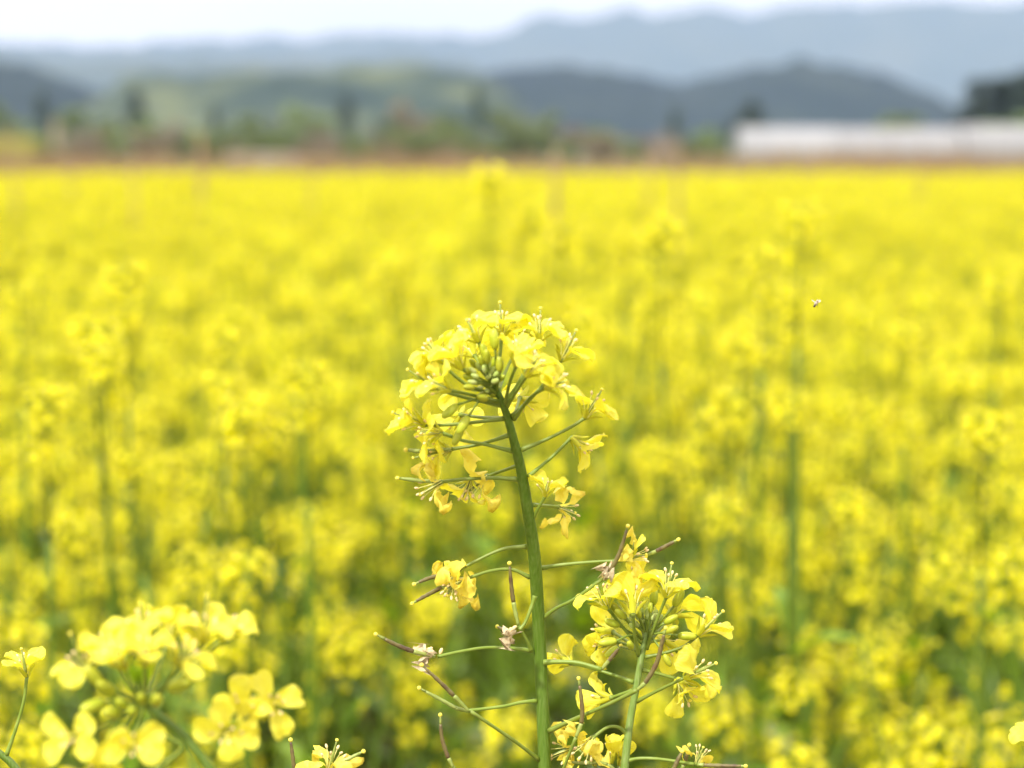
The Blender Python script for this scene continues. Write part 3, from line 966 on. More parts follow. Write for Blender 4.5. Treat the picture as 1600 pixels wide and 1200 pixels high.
# plants that stand out: pixel x and y of the top raceme, distance, label
HERO = [
    (195, 408, 2.55, 'tall blurred rapeseed plant with drooping head standing above the others on the left'),
    (765, 258, 4.0, 'blurred rapeseed plant whose rounded head touches the far edge of the field'),
    (1250, 312, 2.6, 'tall blurred rapeseed plant behind the flying insect'),
    (1035, 340, 2.75, 'tall blurred rapeseed plant with long bare stem below the pale brown bush'),
    (1192, 385, 3.0, 'blurred round rapeseed head left of the plant behind the insect'),
    (888, 368, 3.9, 'small blurred rapeseed head above right of the sharp flower head'),
    (975, 360, 4.4, 'faint blurred rapeseed head between the sharp stem and the tall right plant'),
    (628, 396, 4.0, 'small blurred rapeseed head up left of the sharp flower head'),
    (690, 372, 4.6, 'faint blurred rapeseed head left of the one touching the field edge'),
    (812, 340, 4.6, 'faint blurred rapeseed head right below the one touching the field edge'),
    (350, 510, 2.6, 'blurred rapeseed plant leaning right with arched branches on the left'),
    (160, 530, 2.3, 'blurred rapeseed plant below the tall left one'),
    (380, 620, 2.2, 'blurred rapeseed plant with hooked branch on the left'),
    (478, 560, 2.4, 'blurred rapeseed plant with dark curved stem left of the sharp head'),
    (462, 448, 3.6, 'blurred rapeseed head midway between left edge and the sharp head'),
    (1160, 520, 2.7, 'blurred rapeseed plant down left of the flying insect'),
    (1415, 500, 3.0, 'blurred rapeseed plant right of the flying insect'),
    (1100, 455, 3.4, 'blurred rapeseed head between the tall stem and the insect'),
    (1560, 430, 3.2, 'blurred rapeseed plant near the right edge of the photo'),
    (30, 440, 3.0, 'blurred rapeseed plant at the left edge'),
    (70, 600, 2.2, 'broad blurred rapeseed plant low at the left edge'),
    (235, 720, 2.0, 'blurred rapeseed plant with bright head above the left foreground flowers'),
    (510, 830, 1.95, 'blurred rapeseed plant with flat bright head left of the sharp stem'),
    (1270, 850, 1.95, 'blurred rapeseed plant with broad head right of the small sharp plant'),
    (1490, 885, 1.75, 'large blurred rapeseed plant spreading low at the right'),
    (1180, 900, 1.95, 'blurred rapeseed plant just right of the small sharp plant'),
    (1252, 1040, 1.65, 'blurred dome shaped rapeseed head at the lower right'),
    (1365, 1082, 1.75, 'blurred narrow rapeseed head between two domes at the lower right'),
    (1460, 1120, 1.6, 'blurred rapeseed dome near the bottom right corner'),
    (1245, 1155, 1.55, 'blurred rapeseed dome cut by the bottom edge on the right'),
    (1585, 1120, 1.6, 'blurred rapeseed plant in the bottom right corner'),
    (1130, 1085, 1.7, 'blurred rapeseed heads right below the sharp hanging flower'),
    (1580, 745, 2.0, 'bright blurred rapeseed head against the right edge'),
    (1540, 640, 2.3, 'blurred rapeseed plant at the right above the bright edge head'),
    (650, 1035, 1.75, 'small blurred rapeseed head behind the lower pods of the sharp stem'),
    (20, 985, 1.5, 'blurred rapeseed head behind the single left edge flower'),
    (120, 800, 1.9, 'blurred rapeseed plant above the left foreground flowers'),
    (355, 860, 1.9, 'blurred rapeseed plant with heads behind the left foreground cluster'),
]
taken = []
for i, (px, py, Y, lab) in enumerate(HERO):
    tall = py < 660
    if tall:
        Y *= 0.66
    p = at(px, py, Y)
    place_plant(p.x, p.y, p.z, rgn.uniform(0, 6.28), 2 if Y < 2.6 else 1, lab, G_FIELD, rgn, (PROTO if py == 258 else TALL) if tall else PROTO)
    taken.append((p.x, p.y))
n_ind = len(HERO)
cand = []
tries = 0
pts = []
while len(pts) < 300 - n_ind and tries < 60000:
    tries += 1
    y = math.sqrt(rgn.uniform(1.55 ** 2, 4.7 ** 2))
    x = rgn.uniform(-0.30, 0.30) * y
    px = 800 + x / y * FPX
    # an open gap in front, left of the sharp stem
    if y < 2.15 and 380 < px < 1120:
        continue
    if y < 1.9 and px < 1120:
        continue
    if y < 2.3 and rgn.random() < 0.6:
        continue
    sp_ = 0.098 if y > 2.6 else 0.13 if y > 2.25 else 0.2
    if any((x - a) ** 2 + (y - b) ** 2 < sp_ ** 2 for a, b in taken):
        continue
    taken.append((x, y))
    pts.append((x, y, px))
for (x, y, px) in pts:
    h = min(1.24, max(0.78, rgn.gauss(0.985 + 0.012 * (y - 3), 0.055) + 0.05 * noise.noise(Vector((x * 0.9, y * 0.9, 4))) + (rgn.uniform(0.06, 0.16) if rgn.random() < 0.14 else 0)))
    if y < 2.6:
        h = min(h, 1.08 - 0.12 * (2.6 - y))
        h = max(0.74, h - 0.06) if px > 950 else max(0.97, h)
    if y < 2.3:
        lab = 'blurred rapeseed plant in the nearest rows behind the sharp flowers'
    elif y < 3.6:
        lab = 'blurred rapeseed plant in the dense middle rows of the field'
    else:
        lab = 'small blurred rapeseed plant in the farther rows of the field'
    lab += ' at the left edge' if px < 250 else ' left of the sharp stem' if px < 780 else ' right of the sharp stem' if px < 1200 else ' at the right'
    place_plant(x, y, h, rgn.uniform(0, 6.28), 2 if y < 2.1 else (1 if y < 3.2 else 0), lab, G_FIELD + (' near rows' if y < 2.3 else ' middle rows' if y < 3.6 else ' far rows'), rgn, DENSE if y > 2.5 else PROTO)

# ---- the rest of the field: one object, plants repeated by geometry nodes from shapes stored in its own mesh
mb = MB()
variant = []
NV = 8
for k in range(NV):
    P = DENSE[k]
    n0 = len(mb.v)
    copy_into(mb, P.stem)
    for mx, v in P.heads:
        copy_into(mb, HEADMB[v], mx)
    copy_into(mb, P.foliage_mb)
    variant += [k + 1] * (len(mb.v) - n0)
rgf = random.Random(99)
pv = []
pick, rot, scl = [], [], []
n_field = 0
while n_field < 20000:
    y = math.sqrt(rgf.uniform(0.9 ** 2, 30.5 ** 2))
    x = rgf.uniform(-1, 1) * (0.40 * y + 1.6)
    if abs(x) < 0.305 * y + 0.06 and y < 4.75:
        continue
    n_field += 1
    k = rgf.randrange(NV)
    h = min(1.17, max(0.80, rgf.gauss(1.00 + 0.035 * min(1, max(0, (y - 5) / 6)), 0.055) + 0.04 * noise.noise(Vector((x * 0.5, y * 0.5, 2))) + (0.09 if rgf.random() < 0.06 and y < 14 else 0)))
    pv.append((x, y, 0.0))
    pick.append(k)
    rot.append(rgf.uniform(0, 6.28))
    scl.append(h / DENSE[k].h)
nproto = len(mb.v)
mb.v.extend(pv)
me = mb.mesh('rapeseed_field', False)
def attr(name, typ, vals):
    a = me.attributes.new(name, typ, 'POINT')
    a.data.foreach_set('value', vals)
attr('variant', 'INT', variant + [0] * len(pv))
attr('pick', 'INT', [0] * nproto + pick)
attr('turn', 'FLOAT', [0.0] * nproto + rot)
attr('size', 'FLOAT', [1.0] * nproto + scl)
field = obj('rapeseed_field', me, kind='stuff', label='mass of blurred yellow rapeseed flowers reaching back to the far edge', cat='rapeseed')
ng = bpy.data.node_groups.new('rows_of_plants', 'GeometryNodeTree')
ng.interface.new_socket('Geometry', in_out='INPUT', socket_type='NodeSocketGeometry')
ng.interface.new_socket('Geometry', in_out='OUTPUT', socket_type='NodeSocketGeometry')
gi, go = ng.nodes.new('NodeGroupInput'), ng.nodes.new('NodeGroupOutput')
def named(name, typ):
    n = ng.nodes.new('GeometryNodeInputNamedAttribute')
    n.data_type = typ
    n.inputs['Name'].default_value = name
    return n.outputs['Attribute']
va = named('variant', 'INT')
jn = ng.nodes.new('GeometryNodeJoinGeometry')
def sel(k):
    c = ng.nodes.new('FunctionNodeCompare')
    c.data_type = 'INT'
    c.operation = 'EQUAL'
    ng.links.new(va, c.inputs[2])
    c.inputs[3].default_value = k
    s = ng.nodes.new('GeometryNodeSeparateGeometry')
    s.domain = 'POINT'
    ng.links.new(gi.outputs[0], s.inputs['Geometry'])
    ng.links.new(c.outputs[0], s.inputs['Selection'])
    return s.outputs['Selection']
for k in range(NV, 0, -1):
    g2 = ng.nodes.new('GeometryNodeGeometryToInstance')
    ng.links.new(sel(k), g2.inputs[0])
    ng.links.new(g2.outputs[0], jn.inputs[0])
iop = ng.nodes.new('GeometryNodeInstanceOnPoints')
ng.links.new(sel(0), iop.inputs['Points'])
ng.links.new(jn.outputs[0], iop.inputs['Instance'])
iop.inputs['Pick Instance'].default_value = True
ng.links.new(named('pick', 'INT'), iop.inputs['Instance Index'])
cx = ng.nodes.new('ShaderNodeCombineXYZ')
ng.links.new(named('turn', 'FLOAT'), cx.inputs['Z'])
e2r = ng.nodes.new('FunctionNodeEulerToRotation')
ng.links.new(cx.outputs[0], e2r.inputs[0])
ng.links.new(e2r.outputs[0], iop.inputs['Rotation'])
ng.links.new(named('size', 'FLOAT'), iop.inputs['Scale'])
ng.links.new(iop.outputs[0], go.inputs[0])
field.modifiers.new('rows_of_plants', 'NODES').node_group = ng

# second yellow field far away on the left
mb = MB()
rg = random.Random(4)
b0 = at(-120, 214, 160); b1 = at(42, 214, 160)
vs, fs = [], []
for i in range(5200):
    x, y, z = rg.uniform(b0.x, b1.x), rg.uniform(159, 166), rg.uniform(1.2, b1.z) if rg.random() < .8 else rg.uniform(0.4, 1.2)
    s = 0.09
    d = Vector((rg.gauss(0, 1), rg.gauss(0, 1), rg.gauss(0, 1))).normalized()
    a = d.orthogonal().normalized() * s
    c = d.cross(a)
    k = len(vs)
    p = Vector((x, y, z))
    vs += [p - a, p + c, p + a, p - c]
    fs.append((k, k + 1, k + 2, k + 3))
mb.add(vs, fs, mat('far_blossom', [(0.42, 0.36, 0.08), (0.30, 0.29, 0.08)], 1.5, 0.8, 0.1))  # yellow dulled towards brown: the haze of distance is mixed into the colour
obj('yellow_field', mb.mesh('yellow_field', False), kind='stuff', label='far mass of yellow blossom at the left edge below the trees', cat='blossom')

# ================================================================ the sharp plants in front
rf = random.Random(3)
def plant_root(px, py, D, label, name='rapeseed_plant'):
    b = W(px, py, D)
    return obj(name, None, None, None, label=label, cat='plant')

def add_pod(root, pts, r=0.0006, green=False, z0=0, z1=0, base=D0):
    mb = MB()
    c = catmull(pixline(pts, z0, z1, base), 7)
    n = len(c)
    rad = [np.interp(i / (n - 1), (0, 0.12, 0.45, 0.8, 0.92, 1), (0.7, 1.1, 1.25, 1.05, 0.7, 0.6)) * r * (1 + 0.10 * math.sin(i * 2.1)) for i in range(n)]
    a, b = int(n * rf.uniform(0.2, 0.42)), int(n * rf.uniform(0.84, 0.94))
    tube(mb, c[:a + 1], rad[:a + 1], M['pod_green'], 8)
    tube(mb, c[a:b + 1], rad[a:b + 1], M['pod_green'] if green else M['pod'], 8)
    tube(mb, c[b:], rad[b:], M['pod_green'], 8)
    ellipsoid(mb, c[-1], c[-1] - c[-2], 0.0008 * 1.9, 0.00075 * rf.uniform(0.85, 1.1), M['stigma'], 8, 6)
    return obj('seed_pod', mb.mesh('seed_pod'), root)

def add_ped(root, pts, z0, z1, base=D0, r=0.00062, pale=False):
    return stalk(root, 'pedicel', pixline(pts, z0, z1, base), [r * 1.45, r * 1.05, r * 0.95, r * 0.92, r * 0.9, r * 1.1], M['pedicel'], 6, 8)

def add_bud(root, px, py, d, size, base=D0, dz=0.0, s=1.0, ped=None, z0=0.0):
    p = W(px, py, base + dz)
    o = obj('bud', BUD[size], root, basis(p, cdir(*d), rf.uniform(0, 6), s))
    if ped:
        add_ped(root, ped + [(px, py)], z0, dz, base, 0.0004)
    return o

def fl(root, px, py, d, kind='open', s=1.0, roll=None, pist='short', base=D0, dz=0.0, ped=None, z0=0.0, label=None, npet=4, stamens=True, r=0.0006):
    if ped:
        add_ped(root, ped + [(px, py)], z0, dz, base, r)
    return flower(root, W(px, py, base + dz), cdir(*d), kind, s, rf.uniform(0, 1.57) if roll is None else roll, pist, rf, npet, stamens, label)

# ---- A: the tall sharp stem
A = plant_root(851, 1200, D0, 'sharp rapeseed plant with thick green stem and big flower head in the centre')
stem_px = [(852, 1600), (852, 1330), (851, 1200), (849, 1130), (845, 1040), (841, 960), (835, 870), (825, 800), (814, 735), (802, 685), (789, 640), (774, 605), (766, 590)]
pts = [W(p[0], p[1], D0 + 0.004 - 0.042 * max(0, (1000 - p[1]) / 400) ** 1.2 if p[1] < 1000 else D0 + 0.004) for p in stem_px]
base_pt = Vector((pts[0].x + 0.02, pts[0].y + 0.05, 0.0))
stalk(A, 'stem', [base_pt, Vector((pts[0].x + 0.012, pts[0].y + 0.025, 0.55))] + pts, [0.0050, 0.0040, 0.0030, 0.0025, 0.00235, 0.00228, 0.0023, 0.0023, 0.0022, 0.00205, 0.0018, 0.00155, 0.0013, 0.001, 0.0007], M['stem'], 6, 14)
def za(y):
    return 0.004 - 0.042 * max(0, (1000 - y) / 400) ** 1.2 if y < 1000 else 0.004
BA = D0
def fA(px, py, d, kind='open', ped=None, dz=None, **k):
    zz = za(ped[0][1] if ped else py)
    k['s'] = k.get('s', 1.0) * 0.93
    return fl(A, px, py, d, kind, ped=ped, z0=zz, dz=zz if dz is None else zz + dz, **k)
def bA(px, py, d, size, ped=None, dz=0.0, s=1.0):
    zz = za(ped[0][1] if ped else py)
    return add_bud(A, px, py, d, size, D0, zz + dz, s, ped, zz)
# flower head, back ones first
fA(812, 622, (0.35, -0.25, -0.9), 'open', [(803, 652), (808, 636)], dz=0.016, s=1.15, roll=0.5)
fA(720, 648, (-0.25, -0.35, -0.9), 'open', [(786, 654), (750, 652)], dz=0.02, s=1.1)
fA(742, 556, (-0.25, 0.6, -0.75), 'open', [(774, 606), (756, 580)], dz=0.022, s=1.1)
fA(806, 548, (0.3, 0.75, -0.6), 'open', [(778, 612), (790, 580)], dz=0.022, s=1.1)
fA(784, 527, (-0.05, 0.98, 0.15), 'open', [(775, 606), (780, 565)], dz=0.004, s=1.2, pist='long', roll=0.2)
fA(748, 534, (-0.45, 0.85, 0.0), 'open', [(772, 602), (758, 565)], dz=-0.004, s=1.15, roll=0.6)
fA(842, 534, (0.05, 0.99, 0.1), 'open', [(786, 634), (815, 590)], dz=0.0, s=1.15, pist='long', roll=0.7)
fA(877, 563, (0.42, 0.85, 0.2), 'open', [(800, 650), (830, 622), (862, 585)], dz=-0.006, s=1.15, pist='long', roll=0.1)
fA(822, 588, (0.5, 0.8, 0.25), 'open', [(792, 635), (808, 610)], dz=-0.022, s=1.1)
fA(852, 606, (0.85, 0.3, 0.35), 'open', [(803, 655), (828, 622)], dz=-0.02, s=1.05)
fA(806, 572, (0.2, 0.95, 0.25), 'half', [(789, 632), (796, 600)], dz=-0.018, s=1.05)
fA(692, 566, (-0.6, 0.78, 0.1), 'open', [(778, 618), (735, 604), (707, 584)], dz=-0.004, s=1.15, pist='short', roll=0.4)
fA(722, 576, (-0.45, 0.85, 0.2), 'half', [(776, 614), (748, 596)], dz=-0.014, s=1.1)
fA(681, 606, (-0.80, 0.52, 0.2), 'half', [(784, 634), (730, 622), (692, 611)], dz=-0.004, s=1.15, pist='long', roll=0.8)
fA(704, 610, (-0.8, 0.4, 0.3), 'half', [(782, 630), (740, 618)], dz=-0.018, s=1.05)
fA(664, 664, (-0.88, 0.35, 0.25), 'half', [(788, 654), (740, 660), (694, 664)], dz=0.0, s=1.2, pist='long', roll=0.2)
fA(690, 676, (-0.9, 0.05, 0.25), 'open', [(801, 705), (756, 694), (722, 688)], dz=-0.008, s=1.1)
fA(704, 702, (-0.90, -0.2, 0.3), 'open', [(795, 680), (750, 694)], dz=0.004, s=1.05, pist='xlong')
fA(914, 653, (0.50, 0.84, 0.1), 'open', [(815, 703), (855, 686), (891, 668)], dz=0.0, s=1.15, pist='long', roll=0.35)
fA(893, 684, (0.75, -0.62, 0.15), 'half', [(825, 745), (860, 716)], dz=0.004, s=1.1, roll=0.3)
fA(852, 776, (0.12, 0.97, 0.2), 'half', [(834, 808), (842, 793)], dz=-0.006, s=0.85, roll=0.5, label='small ragged flower right of the stem')
fA(872, 792, (0.75, -0.3, -0.55), 'wilt', [(832, 789), (850, 790)], dz=0.03, s=1.15, label='wilting flower hanging behind the stem')
fA(762, 744, (-0.75, -0.6, 0.1), 'wilt', [(810, 727), (790, 734)], dz=0.012, s=1.25)
fA(735, 748, (-0.35, -0.9, 0.2), 'open', [(809, 749), (772, 747)], dz=0.008, s=1.05, npet=3)
fA(690, 753, (-0.85, -0.5, 0.15), 'wilt', [(809, 749), (772, 747), (723, 749)], dz=0.0, s=1.2, npet=4)
add_pod(A, [(690, 753), (657, 751), (621, 747)], 0.0006, True, za(750), za(750))
add_pod(A, [(704, 702), (660, 705), (634, 703)], 0.0006, True, za(690), za(690))
# buds in the middle of the head
for (px, py, d, sz, dz) in ((774, 546, (-0.1, 1, 0.1), 'big', -0.012), (781, 582, (-0.05, 1, 0.2), 'mid', -0.014), (715, 632, (-0.72, -0.62, 0.3), 'big', -0.012), (732, 650, (-0.5, -0.85, 0.2), 'big', -0.012),
                            (762, 624, (-0.6, 0.2, 0.7), 'mid', -0.008), (759, 560, (-0.25, 0.95, 0.2), 'mid', -0.006)):
    bA(px, py, d, sz, [(776, 612)] if py < 600 else [(784, 630), (755, 622)] if px < 750 else [(782, 626)], dz, 1.05)
bA(722, 668, (-0.45, -0.9, 0.1), 'big', None, -0.011, 1.0)
for k in range(26):
    a = k * 2.4
    r = 3 + 4.4 * math.sqrt(k)
    px, py = 757 + r * math.cos(a) * 0.8, 592 + r * math.sin(a)
    bA(px, py, (math.cos(a) * 0.8 - 0.25, 0.4 - math.sin(a) * 0.6, 0.6), 'small' if k < 15 else 'mid', [(770, 602)] if k % 2 else None, rf.uniform(-0.012, 0.004), rf.uniform(0.8, 1.1))
# older pods on their stalks, left side
W1 = 'wilted orange yellow flower hanging left of the stem'
fA(714, 893, (-0.35, -0.9, 0.15), 'wilt', [(823, 854), (786, 858), (745, 876)], dz=0.0, s=1.25, label=W1, roll=0.3)
fA(730, 904, (-0.85, -0.4, 0.2), 'wilt', [(828, 902), (800, 890), (767, 892)], dz=-0.004, s=1.15)
add_pod(A, [(716, 891), (698, 897), (672, 903), (647, 913)], 0.00062, False, za(880), za(880) - 0.006)
add_pod(A, [(704, 911), (684, 921), (665, 931), (644, 943)], 0.00062, False, za(900), za(900) - 0.008)
add_ped(A, [(836, 931), (829, 952), (821, 972), (812, 984)], -0.012, -0.014)
withered(A, W(806, 986, D0 - 0.012), cdir(-0.9, -0.2, 0.2), rf, 1.0)
add_pod(A, [(806, 986), (790, 985), (777, 979)], 0.00055, False, -0.012, 0.012)
add_ped(A, [(830, 1016), (824, 1002), (816, 988), (810, 977)], 0.002, -0.004)
add_pod(A, [(810, 977), (803, 945), (799, 915), (796, 880)], 0.00062, False, -0.004, -0.006)
add_ped(A, [(832, 1017), (800, 1013), (760, 1012), (725, 1017), (684, 1026)], 0.003, -0.006)
withered(A, W(678, 1024, D0 - 0.006), cdir(-0.9, 0.1, 0.3), rf, 1.15)
add_pod(A, [(680, 1026), (650, 1019), (620, 1008), (587, 991)], 0.00066, False, -0.006, -0.012)
add_ped(A, [(838, 1095), (812, 1098), (784, 1104), (728, 1111)], 0.003, -0.006)
add_pod(A, [(730, 1111), (712, 1106), (690, 1094), (655, 1075)], 0.00058, True, -0.006, -0.010)
add_ped(A, [(842, 1187), (815, 1166), (784, 1144), (736, 1112)], 0.003, -0.012)
add_pod(A, [(733, 1112), (712, 1090), (690, 1068), (659, 1039)], 0.00064, False, -0.012, -0.016)
add_ped(A, [(846, 1290), (780, 1262), (725, 1225), (708, 1199)], 0.004, -0.004)
add_pod(A, [(708, 1199), (698, 1178), (690, 1150), (688, 1117)], 0.0006, False, -0.004, -0.004)
# right side
add_ped(A, [(844, 888), (882, 882), (930, 878), (973, 876)], 0.0, -0.004)
fA(976, 874, (0.90, 0.22, 0.2), 'wilt', None, dz=0.002, s=1.1, label='wilted orange flower with one upright petal right of the stem', roll=0.9)
fl(A, 985, 872, (0.2, 0.95, 0.2), 'cup', 0.8, 0.0, 'short', D0, -0.006, npet=1, stamens=False)
add_pod(A, [(1012, 867), (1028, 860), (1045, 851), (1060, 843)], 0.0006, False, -0.004, -0.008)
add_ped(A, [(848, 966), (870, 950), (896, 937), (940, 906)], 0.002, -0.01)
withered(A, W(944, 901, D0 - 0.010), cdir(0.5, 0.85, 0.2), rf, 0.8)
add_pod(A, [(940, 906), (954, 890), (968, 864), (981, 822)], 0.00064, False, -0.010, -0.014)
add_ped(A, [(850, 1035), (875, 1034), (905, 1036), (940, 1046)], 0.002, -0.004, r=0.0008)
add_pod(A, [(940, 1046), (950, 1034), (960, 1022), (970, 1009)], 0.00062, False, -0.004, 0.004)
add_ped(A, [(858, 1142), (890, 1127), (920, 1114), (960, 1096), (996, 1078)], 0.002, -0.016, r=0.00075)
add_pod(A, [(996, 1078), (1010, 1064), (1026, 1036), (1034, 1006), (1040, 981)], 0.00066, False, -0.016, -0.020)
add_ped(A, [(858, 1262), (870, 1230), (884, 1192), (900, 1152)], 0.004, -0.010)
add_pod(A, [(900, 1152), (909, 1126), (909, 1098), (904, 1060)], 0.00062, False, -0.010, -0.012)

# ---- B: the smaller sharp plant to the right
B = plant_root(978, 1200, D0, 'smaller sharp rapeseed plant with open flowers and buds right of the thick stem')
stem_px = [(955, 1600), (965, 1330), (976, 1200), (984, 1130), (993, 1080), (1000, 1040), (1006, 1008), (1012, 980), (1015, 966)]
pts = [W(p[0], p[1], D0) for p in stem_px]
stalk(B, 'stem', [Vector((pts[0].x - 0.03, pts[0].y + 0.04, 0)), Vector((pts[0].x - 0.015, pts[0].y + 0.02, 0.5))] + pts, [0.0034, 0.0026, 0.0018, 0.0015, 0.0014, 0.00125, 0.0012, 0.0011, 0.0009, 0.0007], M['stem_pale'], 6, 12)
def fB(px, py, d, kind='open', ped=None, dz=0.0, **k):
    return fl(B, px, py, d, kind, ped=ped, dz=dz, **k)
fB(992, 926, (0.0, 0.95, -0.3), 'cup', [(1008, 1000), (1000, 960)], 0.014, s=1.15, roll=0.1)
fB(1052, 962, (0.55, 0.35, -0.75), 'open', [(1010, 1010), (1030, 985)], 0.014, s=1.2, roll=0.4)
fB(958, 988, (-0.6, -0.05, -0.75), 'open', [(1002, 1020), (980, 1002)], 0.014, s=1.15, roll=0.1)
fB(1036, 1000, (0.45, -0.35, -0.8), 'open', [(1008, 1005), (1022, 1002)], 0.014, s=1.15, roll=0.6)
fB(962, 1002, (-0.75, -0.4, -0.3), 'half', [(1002, 1025), (985, 1010)], 0.008, s=0.95)
fB(949, 950, (-0.45, 0.86, 0.25), 'open', [(1001, 1017), (985, 995), (962, 966)], -0.008, s=1.15, roll=0.55, pist='short')
fB(989, 960, (0.0, 0.80, -0.6), 'half', [(998, 1024), (992, 995)], -0.012, s=1.25, roll=0.80)
fB(1041, 933, (0.15, 0.98, 0.1), 'open', [(1010, 1014), (1019, 988), (1032, 955)], -0.008, s=1.15, roll=0.15, pist='long')
fB(1091, 992, (0.70, 0.70, 0.15), 'half', [(1008, 1027), (1040, 1020), (1070, 1009)], -0.004, s=1.15, roll=0.3, pist='long')
fB(1070, 1059, (0.82, 0.45, 0.35), 'open', [(995, 1096), (1030, 1078)], -0.008, s=1.2, roll=0.55, pist='long')
fB(1058, 1061, (0.45, -0.75, 0.5), 'half', [(1004, 1047), (1030, 1053)], 0.0, s=1.2, roll=0.2)
fB(892, 1037, (-0.45, 0.25, -0.75), 'half', [(990, 1066), (950, 1052), (910, 1040)], 0.012, s=0.95, roll=0.4)
fB(955, 1090, (-0.5, -0.05, -0.65), 'half', [(988, 1079), (972, 1084)], -0.004, s=1.05, roll=0.75)
fB(927, 1152, (-0.55, -0.8, 0.15), 'wilt', [(980, 1146), (965, 1136), (948, 1137)], -0.004, s=1.2, label='drooping creased yellow flower between the two stems')
fB(896, 1168, (-0.9, -0.3, 0.1), 'wilt', [(974, 1215), (930, 1190), (905, 1172)], 0.008, s=1.1)
fB(955, 1192, (0.05, 1.0, 0.1), 'cup', [(968, 1240), (960, 1215)], 0.004, s=0.9)
fB(930, 1196, (-0.2, 1.0, 0.1), 'cup', [(966, 1250), (940, 1222)], 0.006, s=0.8)
fB(968, 1196, (0.2, 1.0, 0.1), 'cup', [(970, 1250), (966, 1222)], 0.006, s=0.8)
add_ped(B, [(982, 1188), (1000, 1185), (1030, 1186), (1085, 1194)], 0.0, -0.004)
fB(1088, 1194, (0.35, 0.9, 0.1), 'wilt', None, -0.004, s=0.85, npet=2, label='pale withered flower at the bottom edge right of the small plant')
add_pod(B, [(1086, 1194), (1110, 1196), (1140, 1197), (1165, 1197)], 0.00062, False, -0.004, -0.006)
add_ped(B, [(970, 1260), (1010, 1240), (1038, 1226), (1050, 1206)], 0.0, -0.008)
add_pod(B, [(1050, 1206), (1057, 1192), (1066, 1174)], 0.00066, False, -0.008, -0.008)
add_ped(B, [(970, 1290), (1030, 1262), (1056, 1230), (1065, 1204)], 0.0, 0.004)
add_pod(B, [(1065, 1204), (1072, 1184), (1077, 1164)], 0.00062, False, 0.004, 0.004)
add_pod(B, [(968, 1210), (945, 1193), (915, 1192), (890, 1191)], 0.0006, True, 0.0, -0.004)
for (px, py, d, sz, dz, s, ped) in (
    (964, 1001, (-0.98, -0.12, 0.1), 'big', -0.010, 1.0, [(1003, 1005), (985, 993)]), (966, 1010, (-0.8, -0.6, 0.1), 'big', 0.004, 0.9, [(1003, 1018)]),
    (1059, 993, (0.99, -0.05, 0.1), 'big', -0.004, 1.0, [(1010, 985), (1038, 990)]), (1037, 1022, (0.5, -0.86, 0.1), 'big', -0.004, 0.75, [(1014, 990), (1028, 1008)]),
    (1053, 948, (0.45, 0.88, 0.1), 'big', -0.002, 1.05, [(1012, 1000), (1035, 968)]), (1042, 966, (0.55, 0.8, 0.2), 'big', 0.004, 0.9, [(1012, 1000)]),
    (1016, 958, (0.05, 1, 0.1), 'mid', -0.006, 0.75, [(1010, 990)]), (1021, 946, (0.05, 1, -0.1), 'big', 0.006, 1.0, [(1010, 990)]),
    (1038, 988, (0.85, 0.4, 0.3), 'mid', -0.006, 1.1, [(1012, 992)]), (1038, 974, (0.8, 0.5, 0.2), 'mid', -0.004, 1.1, [(1012, 990)]),
    (972, 962, (-0.6, 0.7, 0.3), 'big', -0.004, 1.0, [(1005, 1000)]), (978, 966, (-0.6, 0.5, 0.5), 'big', -0.008, 0.9, [(1005, 1000)]), (968, 978, (-0.8, 0.35, 0.4), 'big', -0.004, 0.95, [(1005, 1000)]),
    (988, 1013, (-0.3, 0.5, 0.7), 'mid', -0.008, 1.0, None), (1004, 958, (-0.1, 1, 0.1), 'mid', 0.002, 0.8, [(1009, 985)]), (1000, 966, (-0.2, 0.9, 0.3), 'mid', -0.004, 0.8, [(1009, 988)])):
    add_bud(B, px, py, d, sz, D0, dz, s, ped, 0.0)
for k in range(22):
    a = k * 2.4
    r = 2.2 + 3.6 * math.sqrt(k)
    px, py = 1004 + r * math.cos(a) * 1.2, 972 - r * math.sin(a) * 0.7
    add_bud(B, px, py, (math.cos(a) * 0.7, 0.75 + math.sin(a) * 0.2, 0.4), 'small', D0, rf.uniform(-0.006, 0.006), rf.uniform(0.75, 1.05), [(1010, 990)] if k % 2 else None, 0.0)

# ---- C: blurred cluster in front on the left (nearer to the lens)
DC = 0.525
C = plant_root(325, 1200, DC, 'soft focus cluster of large yellow rapeseed flowers in the lower left foreground')
pts = [W(p[0], p[1], DC) for p in ((520, 1520), (420, 1330), (326, 1198), (284, 1148), (240, 1111), (222, 1088), (214, 1070))]
stalk(C, 'stem', [Vector((pts[0].x + 0.05, pts[0].y + 0.04, 0)), Vector((pts[0].x + 0.03, pts[0].y + 0.02, 0.6))] + pts, [0.0036, 0.0028, 0.0018, 0.0015, 0.0013, 0.0011, 0.0009, 0.0006], M['stem'], 6, 12)
def fC(px, py, d, kind='open', dz=0.0, s=0.98, ped=None, **k):
    fl(C, px, py, d, kind, s=s, base=DC, dz=dz, ped=ped or [(226, 1094), ((226 + px) / 2, (1094 + py) / 2 + 6)], r=0.0005, **k)
fC(224, 1000, (-0.05, 1, 0.1), 'open', 0.004, pist='long', roll=0.2)
fC(262, 1002, (0.1, 0.95, -0.3), 'half', 0.016)
fC(318, 1004, (0.1, 0.98, 0.15), 'open', 0.0, pist='xlong', roll=0.75)
fC(345, 1000, (0.55, 0.75, 0.35), 'half', 0.01)
fC(138, 1056, (-0.3, 0.9, 0.3), 'open', 0.0, pist='xlong')
fC(176, 1034, (-0.2, 0.9, 0.35), 'half', 0.004)
fC(228, 1038, (0.05, 0.7, 0.6), 'half', -0.012)
